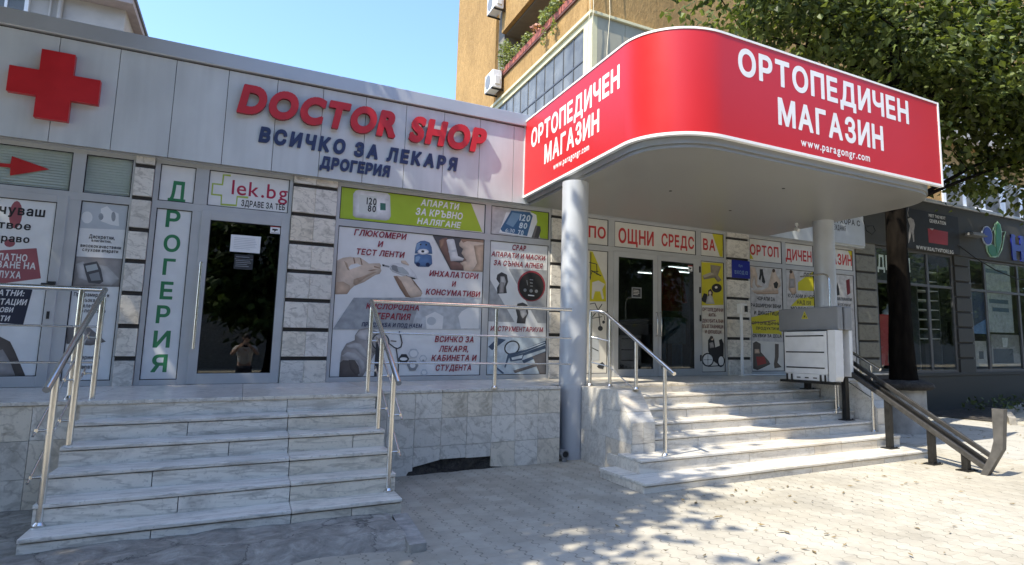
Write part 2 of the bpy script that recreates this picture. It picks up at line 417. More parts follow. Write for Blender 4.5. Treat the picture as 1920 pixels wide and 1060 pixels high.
# ---------------------------------------------------------------- mesh building
class MB:
    def __init__(s): s.v, s.f, s.m, s.s = [], [], [], []
    def add(s, vs, fs, mi=0, sm=False):
        o = len(s.v)
        s.v += [tuple(p) for p in vs]
        for f in fs:
            s.f.append([o + i for i in f]); s.m.append(mi); s.s.append(sm)
        return s
    def box(s, x0, x1, y0, y1, z0, z1, mi=0):
        if x0 > x1: x0, x1 = x1, x0
        if y0 > y1: y0, y1 = y1, y0
        if z0 > z1: z0, z1 = z1, z0
        return s.add([(x0,y0,z0),(x1,y0,z0),(x1,y1,z0),(x0,y1,z0),(x0,y0,z1),(x1,y0,z1),(x1,y1,z1),(x0,y1,z1)],
                     [(0,3,2,1),(4,5,6,7),(0,1,5,4),(1,2,6,5),(2,3,7,6),(3,0,4,7)], mi)
    def prism(s, pts, a, b, axis, mi=0, sm=False):
        """pts in the plane square to axis ('x': y,z; 'y': x,z; 'z': x,y), pushed from a to b"""
        def P(p, d): return {'x': (d, p[0], p[1]), 'y': (p[0], d, p[1]), 'z': (p[0], p[1], d)}[axis]
        n = len(pts)
        ar = sum(pts[i][0]*pts[(i+1)%n][1]-pts[(i+1)%n][0]*pts[i][1] for i in range(n))
        if (ar < 0) != (axis == 'y'): pts = pts[::-1]
        if a > b: a, b = b, a
        vs = [P(p, a) for p in pts] + [P(p, b) for p in pts]
        s.add(vs, [tuple(range(n))[::-1], tuple(range(n, 2*n))], mi)
        return s.add(vs, [(i, (i+1)%n, n+(i+1)%n, n+i) for i in range(n)], mi, sm)
    def cyl(s, p, q, r, r2=None, n=16, mi=0, caps=True):
        p, q = Vector(p), Vector(q); r2 = r if r2 is None else r2
        d = (q - p).normalized()
        u = d.orthogonal().normalized(); w = d.cross(u)
        vs = [p + (u*math.cos(2*math.pi*i/n) + w*math.sin(2*math.pi*i/n))*r for i in range(n)] + \
             [q + (u*math.cos(2*math.pi*i/n) + w*math.sin(2*math.pi*i/n))*r2 for i in range(n)]
        s.add(vs, [(i, (i+1)%n, n+(i+1)%n, n+i) for i in range(n)], mi, True)
        if caps: s.add(vs, [tuple(range(n))[::-1], tuple(range(n, 2*n))], mi)
        return s
    def ball(s, c, r, n=12, mi=0, sc_=(1,1,1)):
        c = Vector(c); k = n//2
        vs = [c + Vector((0,0,r*sc_[2]))]
        for j in range(1, k):
            a = math.pi*j/k
            vs += [c + Vector((math.sin(a)*math.cos(2*math.pi*i/n)*r*sc_[0], math.sin(a)*math.sin(2*math.pi*i/n)*r*sc_[1], math.cos(a)*r*sc_[2])) for i in range(n)]
        vs.append(c - Vector((0,0,r*sc_[2])))
        fs = [(0, 1+i, 1+(i+1)%n) for i in range(n)]
        for j in range(k-2):
            fs += [(1+j*n+i, 1+(j+1)*n+i, 1+(j+1)*n+(i+1)%n, 1+j*n+(i+1)%n) for i in range(n)]
        l = len(vs)-1; b = 1+(k-2)*n
        fs += [(l, b+(i+1)%n, b+i) for i in range(n)]
        return s.add(vs, fs, mi, True)
    def tube(s, path, r, n=12, mi=0):
        """one swept pipe with round bends"""
        P = [Vector(p) for p in path]
        T = []
        for i in range(len(P)):
            a = (P[i]-P[i-1]).normalized() if i else (P[1]-P[0]).normalized()
            b = (P[i+1]-P[i]).normalized() if i < len(P)-1 else a
            T.append(((a+b).normalized(), max(0.5, math.sqrt(max(0.25, (1+a.dot(b))/2)))))
        u = T[0][0].orthogonal().normalized(); vs = []
        for (d, k), p in zip(T, P):
            u = (u - d*u.dot(d)).normalized(); w = d.cross(u)
            vs += [p + (u*math.cos(2*math.pi*i/n)+w*math.sin(2*math.pi*i/n))*r for i in range(n)]
        m = len(P)
        s.add(vs, [(j*n+i, j*n+(i+1)%n, (j+1)*n+(i+1)%n, (j+1)*n+i) for j in range(m-1) for i in range(n)], mi, True)
        return s.add(vs, [tuple(range(n))[::-1], tuple(range((m-1)*n, m*n))], mi)
    def build(s, name, mats, parent=None, bev=0.0):
        me = bpy.data.meshes.new(name)
        me.from_pydata(s.v, [], s.f)
        for k in ([mats] if isinstance(mats, str) else mats):
            me.materials.append(M[k])
        me.polygons.foreach_set('material_index', s.m)
        me.polygons.foreach_set('use_smooth', s.s)
        if getattr(s, 'tone', None):
            at = me.attributes.new('tone', 'FLOAT_COLOR', 'POINT')
            at.data.foreach_set('color', [c for q in s.tone for c in (q, q, q, 1.0)])
        me.update()
        o = bpy.data.objects.new(name, me)
        COL.objects.link(o)
        if parent is not None:
            o.parent = parent
            if parent.type == 'EMPTY': o.location = -parent.location
        if bev:
            b = o.modifiers.new('edge', 'BEVEL'); b.width = bev; b.segments = 2; b.limit_method = 'ANGLE'; b.angle_limit = R(40)
        return o
def tag(o, label=None, cat=None, group=None, kind=None):
    for k, v in (('label', label), ('category', cat), ('group', group), ('kind', kind)):
        if v: o[k] = v
    return o
def thing(name, label, cat, loc, group=None):
    o = bpy.data.objects.new(name, None)
    o.empty_display_size = 0.2
    COL.objects.link(o); o.location = loc
    return tag(o, label, cat, group)
def arc(cx, cy, r, a0, a1, n):
    return [(cx+r*math.cos(R(a0+(a1-a0)*i/n)), cy+r*math.sin(R(a0+(a1-a0)*i/n))) for i in range(n+1)]

# ---------------------------------------------------------------- lettering: glyph outlines filled by winding
_G = {}
def glyph(ch, bold):
    """triangles, outline edges and width of one character, cap height 1"""
    key = (ch, bold)
    if key in _G: return _G[key]
    cu = bpy.data.curves.new('glyph', 'FONT'); cu.body = ch; cu.size = 1.0
    ob = bpy.data.objects.new('glyph', cu); COL.objects.link(ob)
    dg = bpy.context.evaluated_depsgraph_get()
    cc = ob.to_curve(dg)
    loops = []
    for sp in cc.splines:
        pts = []
        bp = sp.bezier_points
        if len(bp):
            n = len(bp)
            for i in range(n):
                a, b = bp[i], bp[(i+1)%n]
                straight = (a.handle_right-a.co).length < 1e-5 and (b.handle_left-b.co).length < 1e-5
                d1, d2 = a.handle_right-a.co, b.co-a.co
                straight = straight or (abs(d1.cross(d2).length) < 1e-5 and abs((b.handle_left-a.co).cross(d2).length) < 1e-5)
                pts += [a.co.copy()] if straight else list(geometry.interpolate_bezier(a.co, a.handle_right, b.handle_left, b.co, 7))[:-1]
        else:
            pts = [Vector(p.co[:3]) for p in sp.points]
        q = []
        for p in pts:
            p = (round(p.x/0.70, 5), round(p.y/0.70, 5))
            if not q or (abs(p[0]-q[-1][0]) + abs(p[1]-q[-1][1])) > 1e-4: q.append(p)
        if len(q) > 2 and abs(q[0][0]-q[-1][0])+abs(q[0][1]-q[-1][1]) < 1e-4: q.pop()
        if len(q) > 2: loops.append(q)
    ob.to_curve_clear()
    bpy.data.objects.remove(ob); bpy.data.curves.remove(cu)
    vs, es, quads = [], [], []
    for q in loops:
        f = len(vs); vs += q
        es += [(f+i, f+(i+1) % len(q)) for i in range(len(q))]
    if bold:
        for q in loops:
            n = len(q)
            for i in range(n):
                a, b = Vector(q[i]), Vector(q[(i+1)%n])
                d = b - a
                if d.length < 1e-6: continue
                d.normalize(); nn = Vector((-d.y, d.x))*bold; e = d*bold*0.7
                f = len(vs); qd = [tuple(a-nn-e), tuple(b-nn+e), tuple(b+nn+e), tuple(a+nn-e)]
                vs += qd; quads.append(qd)
                es += [(f, f+1), (f+1, f+2), (f+2, f+3), (f+3, f)]
    if not vs:
        _G[key] = ([], [], [], 0.36); return _G[key]
    ov, oe, of, _, _, _ = geometry.delaunay_2d_cdt([Vector(p) for p in vs], es, [], 0, 1e-5)
    def inside(px, py):
        wn = 0
        for q in loops:
            x1, y1 = q[-1]
            for x2, y2 in q:
                if (y1 <= py) != (y2 <= py):
                    sd = (x2-x1)*(py-y1)-(px-x1)*(y2-y1)
                    if y2 > y1: wn += sd > 0
                    else: wn -= sd < 0
                x1, y1 = x2, y2
        if wn: return True
        for q in quads:
            x1, y1 = q[-1]; ok = True
            for x2, y2 in q:
                if (x2-x1)*(py-y1)-(px-x1)*(y2-y1) < 0: ok = False; break
                x1, y1 = x2, y2
            if ok: return True
        return False
    tris = [f for f in of if inside(sum(ov[i][0] for i in f)/len(f), sum(ov[i][1] for i in f)/len(f))]
    edges = {}
    for f in tris:
        for i in range(len(f)):
            a, b = f[i], f[(i+1)%len(f)]
            if (b, a) in edges: del edges[(b, a)]
            else: edges[(a, b)] = 1
    x0 = min(p[0] for p in vs); x1 = max(p[0] for p in vs)
    ov = [(p[0]-x0, p[1]) for p in ov]
    _G[key] = (ov, tris, list(edges), x1-x0)
    return _G[key]
def text(mb, s, x0, x1, h, place, bold=0.035, shear=0.0, depth=0.0, mi=0, side=None, gap=0.17):
    """writes s between x0 and x1, cap height h; place(u, v, d) turns letter plane + depth into space"""
    lay, x = [], 0.0
    for ch in s:
        if ch == ' ': x += 0.42; continue
        g = glyph(ch, bold)
        lay.append((g, x)); x += g[3] + gap
    tot = x - gap + shear*0.9
    k = (x1-x0)/tot
    for (ov, tr, ed, _), gx in lay:
        pts = [(x0+k*(gx+p[0]+shear*p[1]), h*p[1]) for p in ov]
        n = len(pts)
        vs = [place(u, v, 0.0) for u, v in pts]
        mb.add(vs, tr, mi)
        if depth:
            vs2 = vs + [place(u, v, depth) for u, v in pts]
            mb.add(vs2, [(b, a, a+n, b+n) for a, b in ed], mi if side is None else side)
            mb.add(vs2[n:], [f[::-1] for f in tr], mi)
    return mb

# poster artwork and wording, measured off the photo (x, z in cm on the shopfront plane)
ART = {'glucometer':[('skin',[(96.3,152.6),(97.5,157.1),(104.9,161.6),(114.1,163.6),(118.8,163),(125.5,163.8),(130.9,160.8),(137.6,156.3),(151.4,157.9),(153.7,154.6),(152.8,151.4),(154.3,147.9),(152.2,143.2),(146.9,141.5),(140.7,136.8),(132.6,130.7),(120.9,125),(116.1,119.7),(112.8,113.9),(97.7,112.8)]),('paper',[(112.3,148.8),(115.2,153.1),(122.9,155.3),(128.4,152.8),(121.1,149.5),(114.2,146.4)]),('skin2',[(119.9,133.8),(132.2,139),(144.5,145.8),(148.8,145.8),(135.4,137.6),(122.4,125.6),(119.7,127.7)]),('skin2',[(106.2,157.8),(110.4,154.8),(114.1,145.1),(111.5,146)]),('skin3',[(117.2,162.9),(118.8,163),(120.8,155.6),(119.2,154.8)]),('skin3',[(125.7,163.6),(127.5,162.6),(129.7,154),(128.4,153.7)]),('skin3',[(144.1,153.9),(152.8,151.4),(152.9,150.6),(144.7,151.7)]),('skin3',[(136,146.6),(143.8,148.8),(148.6,148.8),(142.3,146.5)]),('skin2',[(97.7,128.6),(106.8,130.2),(115.7,125.2),(116.1,119.7),(112.8,113.9),(97.7,112.8)]),('white',[(165.1,155.5),(168.3,158.3),(174.3,159.6),(183.3,159.1),(192.5,154),(199.7,146.4),(202.9,139),(193.2,140.1),(179.5,143.6),(168.9,147.2),(165,150.9)]),('grey',[(166.6,155),(168.9,156.7),(173.4,156.1),(179.1,153.1),(180.5,146.2),(173.8,147.5),(168.1,150.2)]),('lcd',[(174.5,154.8),(182.4,154.4),(190,147.8),(191.3,144.6),(181.7,145.7),(176.5,148.3)]),('dark',[(154.7,156.7),(157.8,156.3),(157.7,153.6),(155.4,153.9)]),('grey',[(157.8,156.1),(164.4,154.9),(164.3,152.6),(157.7,153.6)]),('dark',[(186.2,144.3),(189.7,142.4),(197.7,141),(200,140.3),(199.8,138.9),(196.1,138.9),(189.2,140.8)]),('skin',[(170.2,141.5),(175.2,142.4),(180.8,141.4),(186.8,143),(193.7,140.7),(202.7,130.3),(210.6,120.2),(208.6,115.5),(195.6,112.8),(187.7,113.8),(179.3,125.5)]),('skin3',[(170.2,141.5),(175.2,141.5),(181.1,134.8),(192,117),(195,113.1),(187.7,113.8),(179.3,125.5)]),('skin3',[(193.7,140.7),(199,135.8),(210,121.9),(208.2,123),(199.2,132.4)]),('skin',[(179.1,163.5),(185.3,163.9),(190.6,158.5),(189.5,157.3),(179.9,160)]),('blue',[(197.4,174.9),(198.2,183.7),(199.4,189.5),(204.4,193.2),(210.1,194.3),(217.2,192.3),(220.5,185.7),(221.7,176.3)]),('blue',[(197.1,172.5),(202.9,175),(214.5,175.5),(221,174.1),(222.3,162.1),(217.6,157.4),(202.6,156.6),(197.3,161.4)]),('blue2',[(198.9,187.3),(202.2,190.6),(205.7,190.9),(202.6,181.8),(199.3,179.1)]),('blue2',[(198.6,170.3),(203.1,171.8),(205.5,170.2),(202.3,164.1),(198.7,163.2)]),('white',[(216.7,179),(216.3,177.5),(214.9,176.1),(212.9,175),(210.3,174.3),(207.6,174.1),(205,174.4),(202.9,175.1),(201.5,176.3),(201,177.6),(201.4,179.1),(202.7,180.4),(204.7,181.5),(207.2,182.2),(210,182.5),(212.6,182.2),(214.7,181.5),(216.1,180.3)]),('dark',[(210.5,178.9),(210.2,178),(209.5,177.3),(208.4,177),(207.3,177.1),(206.4,177.7),(206.1,178.5),(206.4,179.4),(207.1,180.2),(208.2,180.5),(209.3,180.3),(210.2,179.8)]),('dark',[(206,188.5),(205.8,187.7),(205.3,187.2),(204.6,187.1),(204,187.5),(203.7,188.3),(203.9,189),(204.4,189.6),(205.2,189.6),(205.7,189.2)]),('dark',[(213.7,188.7),(213.5,187.9),(212.9,187.4),(212.2,187.3),(211.6,187.7),(211.3,188.5),(211.5,189.3),(212.1,189.8),(212.8,189.8),(213.4,189.4)]),('navy',[(205.5,160.1),(205.2,158.9),(204.4,157.8),(203.3,157.2),(202,157.1),(200.7,157.6),(199.9,158.5),(199.5,159.7),(199.8,160.9),(200.5,161.9),(201.7,162.6),(203,162.7),(204.2,162.2),(205.1,161.3)]),('navy',[(218.6,160.9),(218.4,159.6),(217.7,158.6),(216.6,157.9),(215.4,157.8),(214.2,158.3),(213.4,159.2),(213.1,160.4),(213.3,161.7),(214,162.7),(215.1,163.4),(216.3,163.5),(217.5,163),(218.3,162.1)]),('dark2',[(220.9,203.1),(296.1,203.6),(296.8,155.9),(248.5,155.4)]),('skin4',[(230.1,196.2),(235.3,200),(241.2,201.5),(244.4,197.5),(248,168.8),(266.4,166),(267,156.6),(250,156),(231.7,186.7)]),('skin3',[(231.2,196.3),(235.9,199.1),(238.9,198.2),(236.3,189.5),(232.9,185.6)]),('skin',[(263.2,201.1),(296.2,201.8),(296.8,155.9),(268,155.5),(266.8,162.4),(262.7,165.7),(262.7,167.3),(270.5,170.6),(267.9,175.2),(263.6,180.8),(265.8,187.3),(260.2,191.4),(259.5,195)]),('skin2',[(281.5,193.6),(296.4,196.2),(296.8,155.9),(280.4,155.9),(287.5,168.2),(284.6,179.1)]),('skin3',[(261.3,201.6),(296.1,203.4),(296.3,199.3),(271.3,199.4),(265.2,196.4)]),('white',[(241,197.8),(243.1,199.6),(250.3,200.5),(252.2,199.5),(258.6,176.3),(267.6,173.4),(267.7,170.4),(248.3,168)]),('grey2',[(244.4,183),(255.8,185.8),(256.7,182.8),(245.1,180)]),('skin4',[(262.7,166.3),(271.4,171.6),(267.9,174.6),(266.2,170.2)]),('band',[(121.1,109.4),(209.1,113.6),(196.8,69.4),(97.8,67.2)]),('band2',[(209.1,113.6),(294.9,117.7),(295.9,71.7),(196.8,69.4)]),('paper',[(262.4,89.5),(272.6,105),(291.9,110.5),(293.3,72.8),(267.1,72.2)]),('band2',[(264.9,104.7),(272.4,110.5),(281.8,110),(275.8,102.1),(266.1,96.3)]),('paper',[(216.1,88),(229,94.9),(241.2,88.8),(240.4,71),(218.3,70.5)]),('grey2',[(216.9,102.7),(233,105.8),(233.2,101),(218.6,98.4)]),('grey2',[(231.1,82),(230.3,79),(228,76.8),(224.8,75.9),(221.6,76.6),(219.1,78.7),(218.1,81.6),(218.9,84.6),(221.1,86.8),(224.3,87.7),(227.6,87),(230.1,84.9)]),('ph2',[(109,5.5),(109.1,21.5),(110.1,38.5),(115.5,49.3),(125.5,53.8),(125.3,60.3),(129.8,67.8),(142.2,70.5),(153.1,65.8),(156.9,57.5),(157.7,43.2),(150.5,34.3),(146.8,25.6),(141.2,12.6),(138.4,7.2),(129.2,5.2)]),('ph4',[(109,5.5),(109.1,24.6),(112.7,27.8),(121.9,27.3),(130.6,18.1),(132.3,5.2)]),('ph1',[(115.7,46.6),(126.7,50.5),(133,49),(140.8,38.7),(142.9,28.9),(135.9,33.2),(127.2,41.9),(118.4,42.9)]),('ph1',[(126.1,60.3),(131,66.4),(141.3,68.8),(143.7,62.8),(140,52.9),(131.6,54.9)]),('ph1',[(110.9,33.2),(117.2,38.6),(127.5,36.5),(138.4,25.6),(140.9,18),(137,13.7),(130.1,25.7),(118.7,30)]),('ph4',[(119.3,28.4),(126.9,27.8),(132,20.3),(134.1,10.5),(129.1,8.4),(122.5,16)]),('ph3',[(141,54),(153.6,56.4),(157.4,43.2),(149.3,36.5),(142.7,43.1)]),('dark',[(169.7,52.2),(169.5,49.3),(168.6,46.6),(167.1,44.2),(165.1,42.2),(162.7,40.9),(160.1,40.2),(157.3,40.2),(154.6,40.8),(152,42.2),(149.9,44),(148.2,46.4),(147.1,49),(146.6,51.9),(146.8,54.7),(147.6,57.4),(149,59.8),(151,61.7),(153.4,63.1),(156,63.9),(158.8,63.9),(161.6,63.3),(164.1,62),(166.3,60.1),(168,57.7),(169.2,55)]),('ph1',[(168.1,52.1),(168,49.6),(167.2,47.3),(165.9,45.2),(164.2,43.5),(162.1,42.3),(159.8,41.7),(157.4,41.7),(155,42.3),(152.8,43.4),(150.9,45.1),(149.5,47.1),(148.5,49.4),(148.1,51.9),(148.2,54.4),(149,56.7),(150.2,58.8),(151.9,60.5),(154,61.7),(156.3,62.3),(158.7,62.4),(161.1,61.8),(163.3,60.7),(165.2,59),(166.7,57),(167.7,54.6)]),('ph2',[(163.5,51),(163.3,48.8),(162.4,46.9),(161.1,45.4),(159.4,44.4),(157.4,44.1),(155.4,44.4),(153.6,45.3),(152.1,46.8),(151.1,48.7),(150.7,50.8),(150.9,52.9),(151.7,54.9),(153,56.4),(154.7,57.4),(156.7,57.8),(158.7,57.4),(160.5,56.5),(162,55),(163,53.1)]),('dark',[(152.6,55.3),(156.3,55.3),(158.4,4.8),(152.1,4.9),(151.9,27.8)]),('dark',[(169,49.3),(175.3,44.3),(180.2,42.2),(185.6,45.1),(186.9,51.3),(185.1,58.2),(183.1,64.3),(182.4,66.9),(180.9,66.5),(181.6,63.9),(183.6,57.8),(185.3,51.2),(184.3,46.1),(180,43.8),(176.1,45.6),(169.9,50.5)]),('dark',[(170.9,52.9),(178.5,52.3),(178.6,53.6),(170.9,54.2)]),('dark',[(177.7,44.3),(179.8,34.3),(182,23.2),(182.1,14.4),(182.1,5.6),(183.6,5.5),(183.6,14.3),(183.5,23.3),(181.3,34.5),(179.2,44.6)]),('dark',[(182.4,30),(186,35.8),(192.6,35.8),(196.8,29.4),(192.7,22.7),(185,22.7)]),('paper',[(194.2,29.3),(193.9,28.4),(192.8,27.7),(191.2,27.2),(189.3,27.1),(187.3,27.2),(185.7,27.7),(184.5,28.4),(184.1,29.3),(184.4,30.1),(185.5,30.9),(187.1,31.4),(189,31.5),(191,31.4),(192.7,30.9),(193.8,30.1)]),('grey',[(193.8,21.6),(197.2,27.1),(205.8,27.1),(209.5,20.9),(205.9,14),(197.9,13.7)]),('paper',[(205.5,20.7),(205.2,19.1),(204.2,17.9),(202.7,17.2),(201,17.2),(199.4,17.9),(198.3,19.2),(197.9,20.7),(198.2,22.3),(199.2,23.6),(200.7,24.2),(202.3,24.2),(203.9,23.5),(205,22.3)]),('grey2',[(194.8,36.7),(197.8,42.9),(205.7,43),(209.5,37.3),(206.2,30.9),(198.4,30.5)]),('paper',[(207.2,36.7),(206.8,34.7),(205.4,33),(203.4,32.1),(201.1,32.1),(199,33),(197.5,34.7),(196.9,36.7),(197.3,38.8),(198.6,40.4),(200.7,41.3),(203,41.4),(205.1,40.5),(206.6,38.8)]),('grey2',[(209.7,30),(212.3,34.5),(218,34.3),(221,29.7),(218.4,24.8),(212.7,24.9)]),('paper',[(219.4,29.7),(219.1,28.2),(218,27.1),(216.4,26.4),(214.6,26.4),(212.9,27.1),(211.7,28.3),(211.3,29.7),(211.6,31.2),(212.7,32.4),(214.3,33),(216.1,33.1),(217.8,32.4),(219,31.2)]),('grey',[(217.3,27.1),(217,26.3),(216.2,25.8),(215.3,25.8),(214.4,26.3),(214.1,27.1),(214.4,27.9),(215.1,28.4),(216.1,28.4),(216.9,27.9)]),('grey2',[(212.8,10.7),(214.9,15.2),(220,15.2),(222.5,10.6),(220.4,6.7),(215.3,6.7)]),('paper',[(220.5,10.9),(220.2,9.5),(219.1,8.5),(217.7,8.2),(216.2,8.6),(215.1,9.6),(214.6,10.9),(214.9,12.3),(216,13.3),(217.4,13.6),(218.9,13.2),(220.1,12.2)])],
 'green':[('lime',[(97.9,256.6),(275.1,257.3),(294,215.3),(97.8,213)]),('white',[(112.6,248.7),(115,253.4),(119.5,255.5),(156.5,255.8),(160.3,252.7),(162.6,224.1),(160.6,218.9),(156.3,217.2),(117.6,217),(113.8,219.4)]),('lcd2',[(119.8,249.1),(142.9,249.2),(144.9,223.6),(121.5,224.3)]),('teal',[(147.8,241),(155,241),(155.5,231.3),(148.3,231)])],
 'pressure':[('lime',[(370.2,257.5),(400.1,256.5),(400.4,214.5),(387.5,214.9),(381.1,234.2),(373.3,250)]),('white',[(330.1,249.1),(373.2,253.4),(379.8,250.8),(381.8,239.9),(372.7,214.6),(319.9,217)]),('screen',[(338.4,252.8),(368.8,253.7),(373.9,248.7),(365.4,216.1),(325.4,218.9),(321.9,222.6)]),('screen2',[(339.9,250.3),(355.8,249.4),(342,227.4),(330.6,231.6)]),('dark2',[(379,234),(387.1,233.5),(388.1,226.6),(384.5,214.6),(372.7,214.6)]),('ph3',[(379,234),(382.6,233.9),(377.7,215.1),(373.3,214.7)])],
 'cpap':[('band3',[(307.4,162.4),(399.7,165.4),(400.4,83.5),(305.7,83.7)]),('paper',[(307.4,162.4),(336.9,163.4),(386.3,83.4),(349.1,83.2),(308.5,144.6)]),('dark2',[(319.2,153.2),(325.9,157.6),(334.4,154.2),(336.6,143.7),(333.5,135.6),(335.2,126.5),(320.1,124.9),(319.2,133.5),(322.9,140.3),(318,146.6)]),('ph1',[(324.2,150.9),(330.3,151.3),(333.3,143.5),(329.5,132.8),(324.5,140.4)]),('ph2',[(323.6,143),(330.6,142.1),(329.9,126.2),(322.8,125.9)]),('ruby',[(397.6,140.6),(397,134.8),(395.1,129.3),(392.1,124.4),(388,120.4),(383.1,117.6),(377.7,116),(372.2,115.7),(366.9,116.8),(362,119.2),(357.8,122.8),(354.6,127.3),(352.5,132.4),(351.7,138),(352.2,143.6),(354,149.1),(356.9,153.9),(360.9,158),(365.7,161),(371,162.7),(376.5,163.1),(382,162.1),(387,159.7),(391.3,156.2),(394.6,151.6),(396.8,146.3)]),('black',[(395.2,139.9),(394.7,134.7),(393,129.7),(390.3,125.3),(386.6,121.6),(382.2,119),(377.4,117.5),(372.5,117.3),(367.6,118.3),(363.2,120.5),(359.5,123.7),(356.6,127.8),(354.7,132.5),(354,137.6),(354.5,142.7),(356,147.7),(358.7,152.1),(362.3,155.7),(366.6,158.5),(371.4,160),(376.3,160.4),(381.2,159.4),(385.7,157.3),(389.6,154.1),(392.6,149.9),(394.5,145.1)]),('grey',[(366.7,132.7),(366.3,131.1),(365,130),(363.4,130),(362.1,130.9),(361.6,132.4),(362,134),(363.3,135),(364.9,135.1),(366.2,134.2)]),('grey',[(376.9,132.1),(376.4,130.5),(374.9,129.5),(373.2,129.4),(371.7,130.3),(371.1,131.8),(371.6,133.4),(373,134.5),(374.8,134.6),(376.3,133.7)]),('grey',[(385.4,132.1),(384.9,130.4),(383.6,129.4),(382,129.3),(380.6,130.2),(380.1,131.8),(380.6,133.4),(381.9,134.4),(383.5,134.5),(384.8,133.6)]),('grey',[(371.2,148.4),(377,148.2),(377.1,149.6),(371.3,149.8)]),('grey',[(371.8,143.5),(376.5,143.2),(376.7,144.8),(372,145.1)]),('grey',[(372,138.9),(376.7,138.9),(376.7,140),(372.1,140)]),('white',[(369.2,124.5),(379.3,123.9),(379.5,125.5),(369.3,126.1)]),('grey',[(366.2,148.2),(367.6,140.2),(368.4,140.3),(367,148.3)]),('dark2',[(349.9,102.1),(352.5,111.5),(360.9,113.7),(368.8,110.3),(370,97.6),(366.5,89.5),(365.5,82),(351.9,82.2),(353,91.7)]),('ph1',[(356.4,102.4),(366.1,102.7),(368.6,96.2),(361.6,89.3),(357.8,94.5)]),('ph2',[(354,106.2),(364,107.4),(366.1,102.7),(355.6,101)]),('steel',[(308.1,62.1),(400,61),(401.5,5.2),(307.3,7.7)]),('steel2',[(308.1,62.1),(349.7,61.5),(331.2,34.2),(307.5,32.9)]),('navy2',[(308.6,46.8),(322.2,59.7),(335.9,57.4),(314.7,41.8)]),('dark',[(356.5,51.7),(357.7,48.9),(357.8,45.8),(356.9,42.8),(355.1,40),(352.5,37.7),(349.4,36.1),(345.9,35.2),(342.4,35.2),(339.2,36.1),(336.4,37.8),(334.4,40.1),(333.3,42.8),(333.2,45.8),(334,48.9),(335.8,51.6),(338.3,53.9),(341.4,55.6),(344.9,56.5),(348.4,56.5),(351.7,55.7),(354.5,54)]),('steel3',[(354.6,50.7),(355.5,48.4),(355.6,46),(354.8,43.5),(353.3,41.2),(351.2,39.3),(348.5,38),(345.7,37.3),(342.8,37.3),(340.2,37.9),(338,39.2),(336.3,41.1),(335.4,43.3),(335.4,45.7),(336.1,48.2),(337.6,50.4),(339.7,52.3),(342.3,53.7),(345.1,54.4),(348,54.5),(350.7,53.8),(352.9,52.5)]),('navy2',[(353.1,39.4),(367.1,44.7),(400.1,57),(400.2,52.4),(367.2,39.5),(342.2,32.9),(335.8,15.7),(334.4,17.5),(339.3,36.8)]),('steel3',[(357.3,40.7),(375.6,47.4),(398.6,55.1),(399.3,54),(375.6,45.3)]),('navy2',[(340.8,32.9),(364.4,38.2),(399.3,50.3),(400,45),(364.5,34.2),(361.9,27.7),(343.8,25.2)]),('steel3',[(345,31.1),(363.1,35.5),(361.8,30.3),(346.5,27.8)]),('navy2',[(361.9,27),(400.1,41),(400.2,37),(364.8,22.5)]),('ph3',[(348.3,12.3),(400.5,26.4),(400.6,22.4),(351.2,8.4)]),('ph3',[(378.8,33),(400.2,39.6),(400.9,6.5),(391,6.6)]),('navy2',[(320.8,18.9),(334.7,8.6),(332,7.4),(319.5,16.9)])],
 'lek':[('lime2',[(-29.4,254.4),(-37.8,253.6),(-38,241.5),(-48.1,241.2),(-48.1,226.2),(-37.9,226.3),(-37.4,214.7),(-20.3,215.5),(-20,226.7),(-8.8,226.8),(-8.8,229.4),(-21.3,228.7),(-21.4,217.7),(-36.3,217),(-36.5,228.3),(-46.5,228),(-46.5,239.5),(-36.5,239.7),(-36.1,252.1),(-29.4,251.8)])],
 'arrow':[('red2',[(-250.9,235.5),(-231.5,236.3),(-231,245),(-199.1,235.2),(-230.5,223.5),(-231.1,232.2),(-250.5,232)])],
 'hearing':[('rose',[(-216.1,181.5),(-216.3,175.8),(-217.4,171),(-219,167.8),(-221,166.8),(-223,168),(-224.7,171.2),(-226,176),(-226.5,181.7),(-226.3,187.4),(-225.2,192.2),(-223.6,195.5),(-221.7,196.6),(-219.6,195.4),(-217.9,192.1),(-216.6,187.3)]),('rose',[(-218.7,151.2),(-219.1,149),(-220.6,147.3),(-222.7,146.5),(-224.9,146.9),(-226.6,148.3),(-227.4,150.4),(-227,152.6),(-225.6,154.3),(-223.5,155.1),(-221.3,154.7),(-219.5,153.3)]),('rose',[(-201.1,147.3),(-194.5,115.1),(-237.7,104.6),(-241.3,140.6)]),('navy3',[(-200,103.5),(-204,65.5),(-233.9,67.2),(-237.5,102.7)]),('ph4',[(-231.9,47.2),(-220.8,52.5),(-212.5,47.4),(-207.6,37),(-197.2,12.3),(-205.1,12.4),(-212.4,26.7),(-218.8,12.6),(-228.4,12.7)]),('ph2',[(-226.8,34.4),(-217.6,39.6),(-210.5,26.6),(-205.1,12.4),(-224.6,12.6)])],
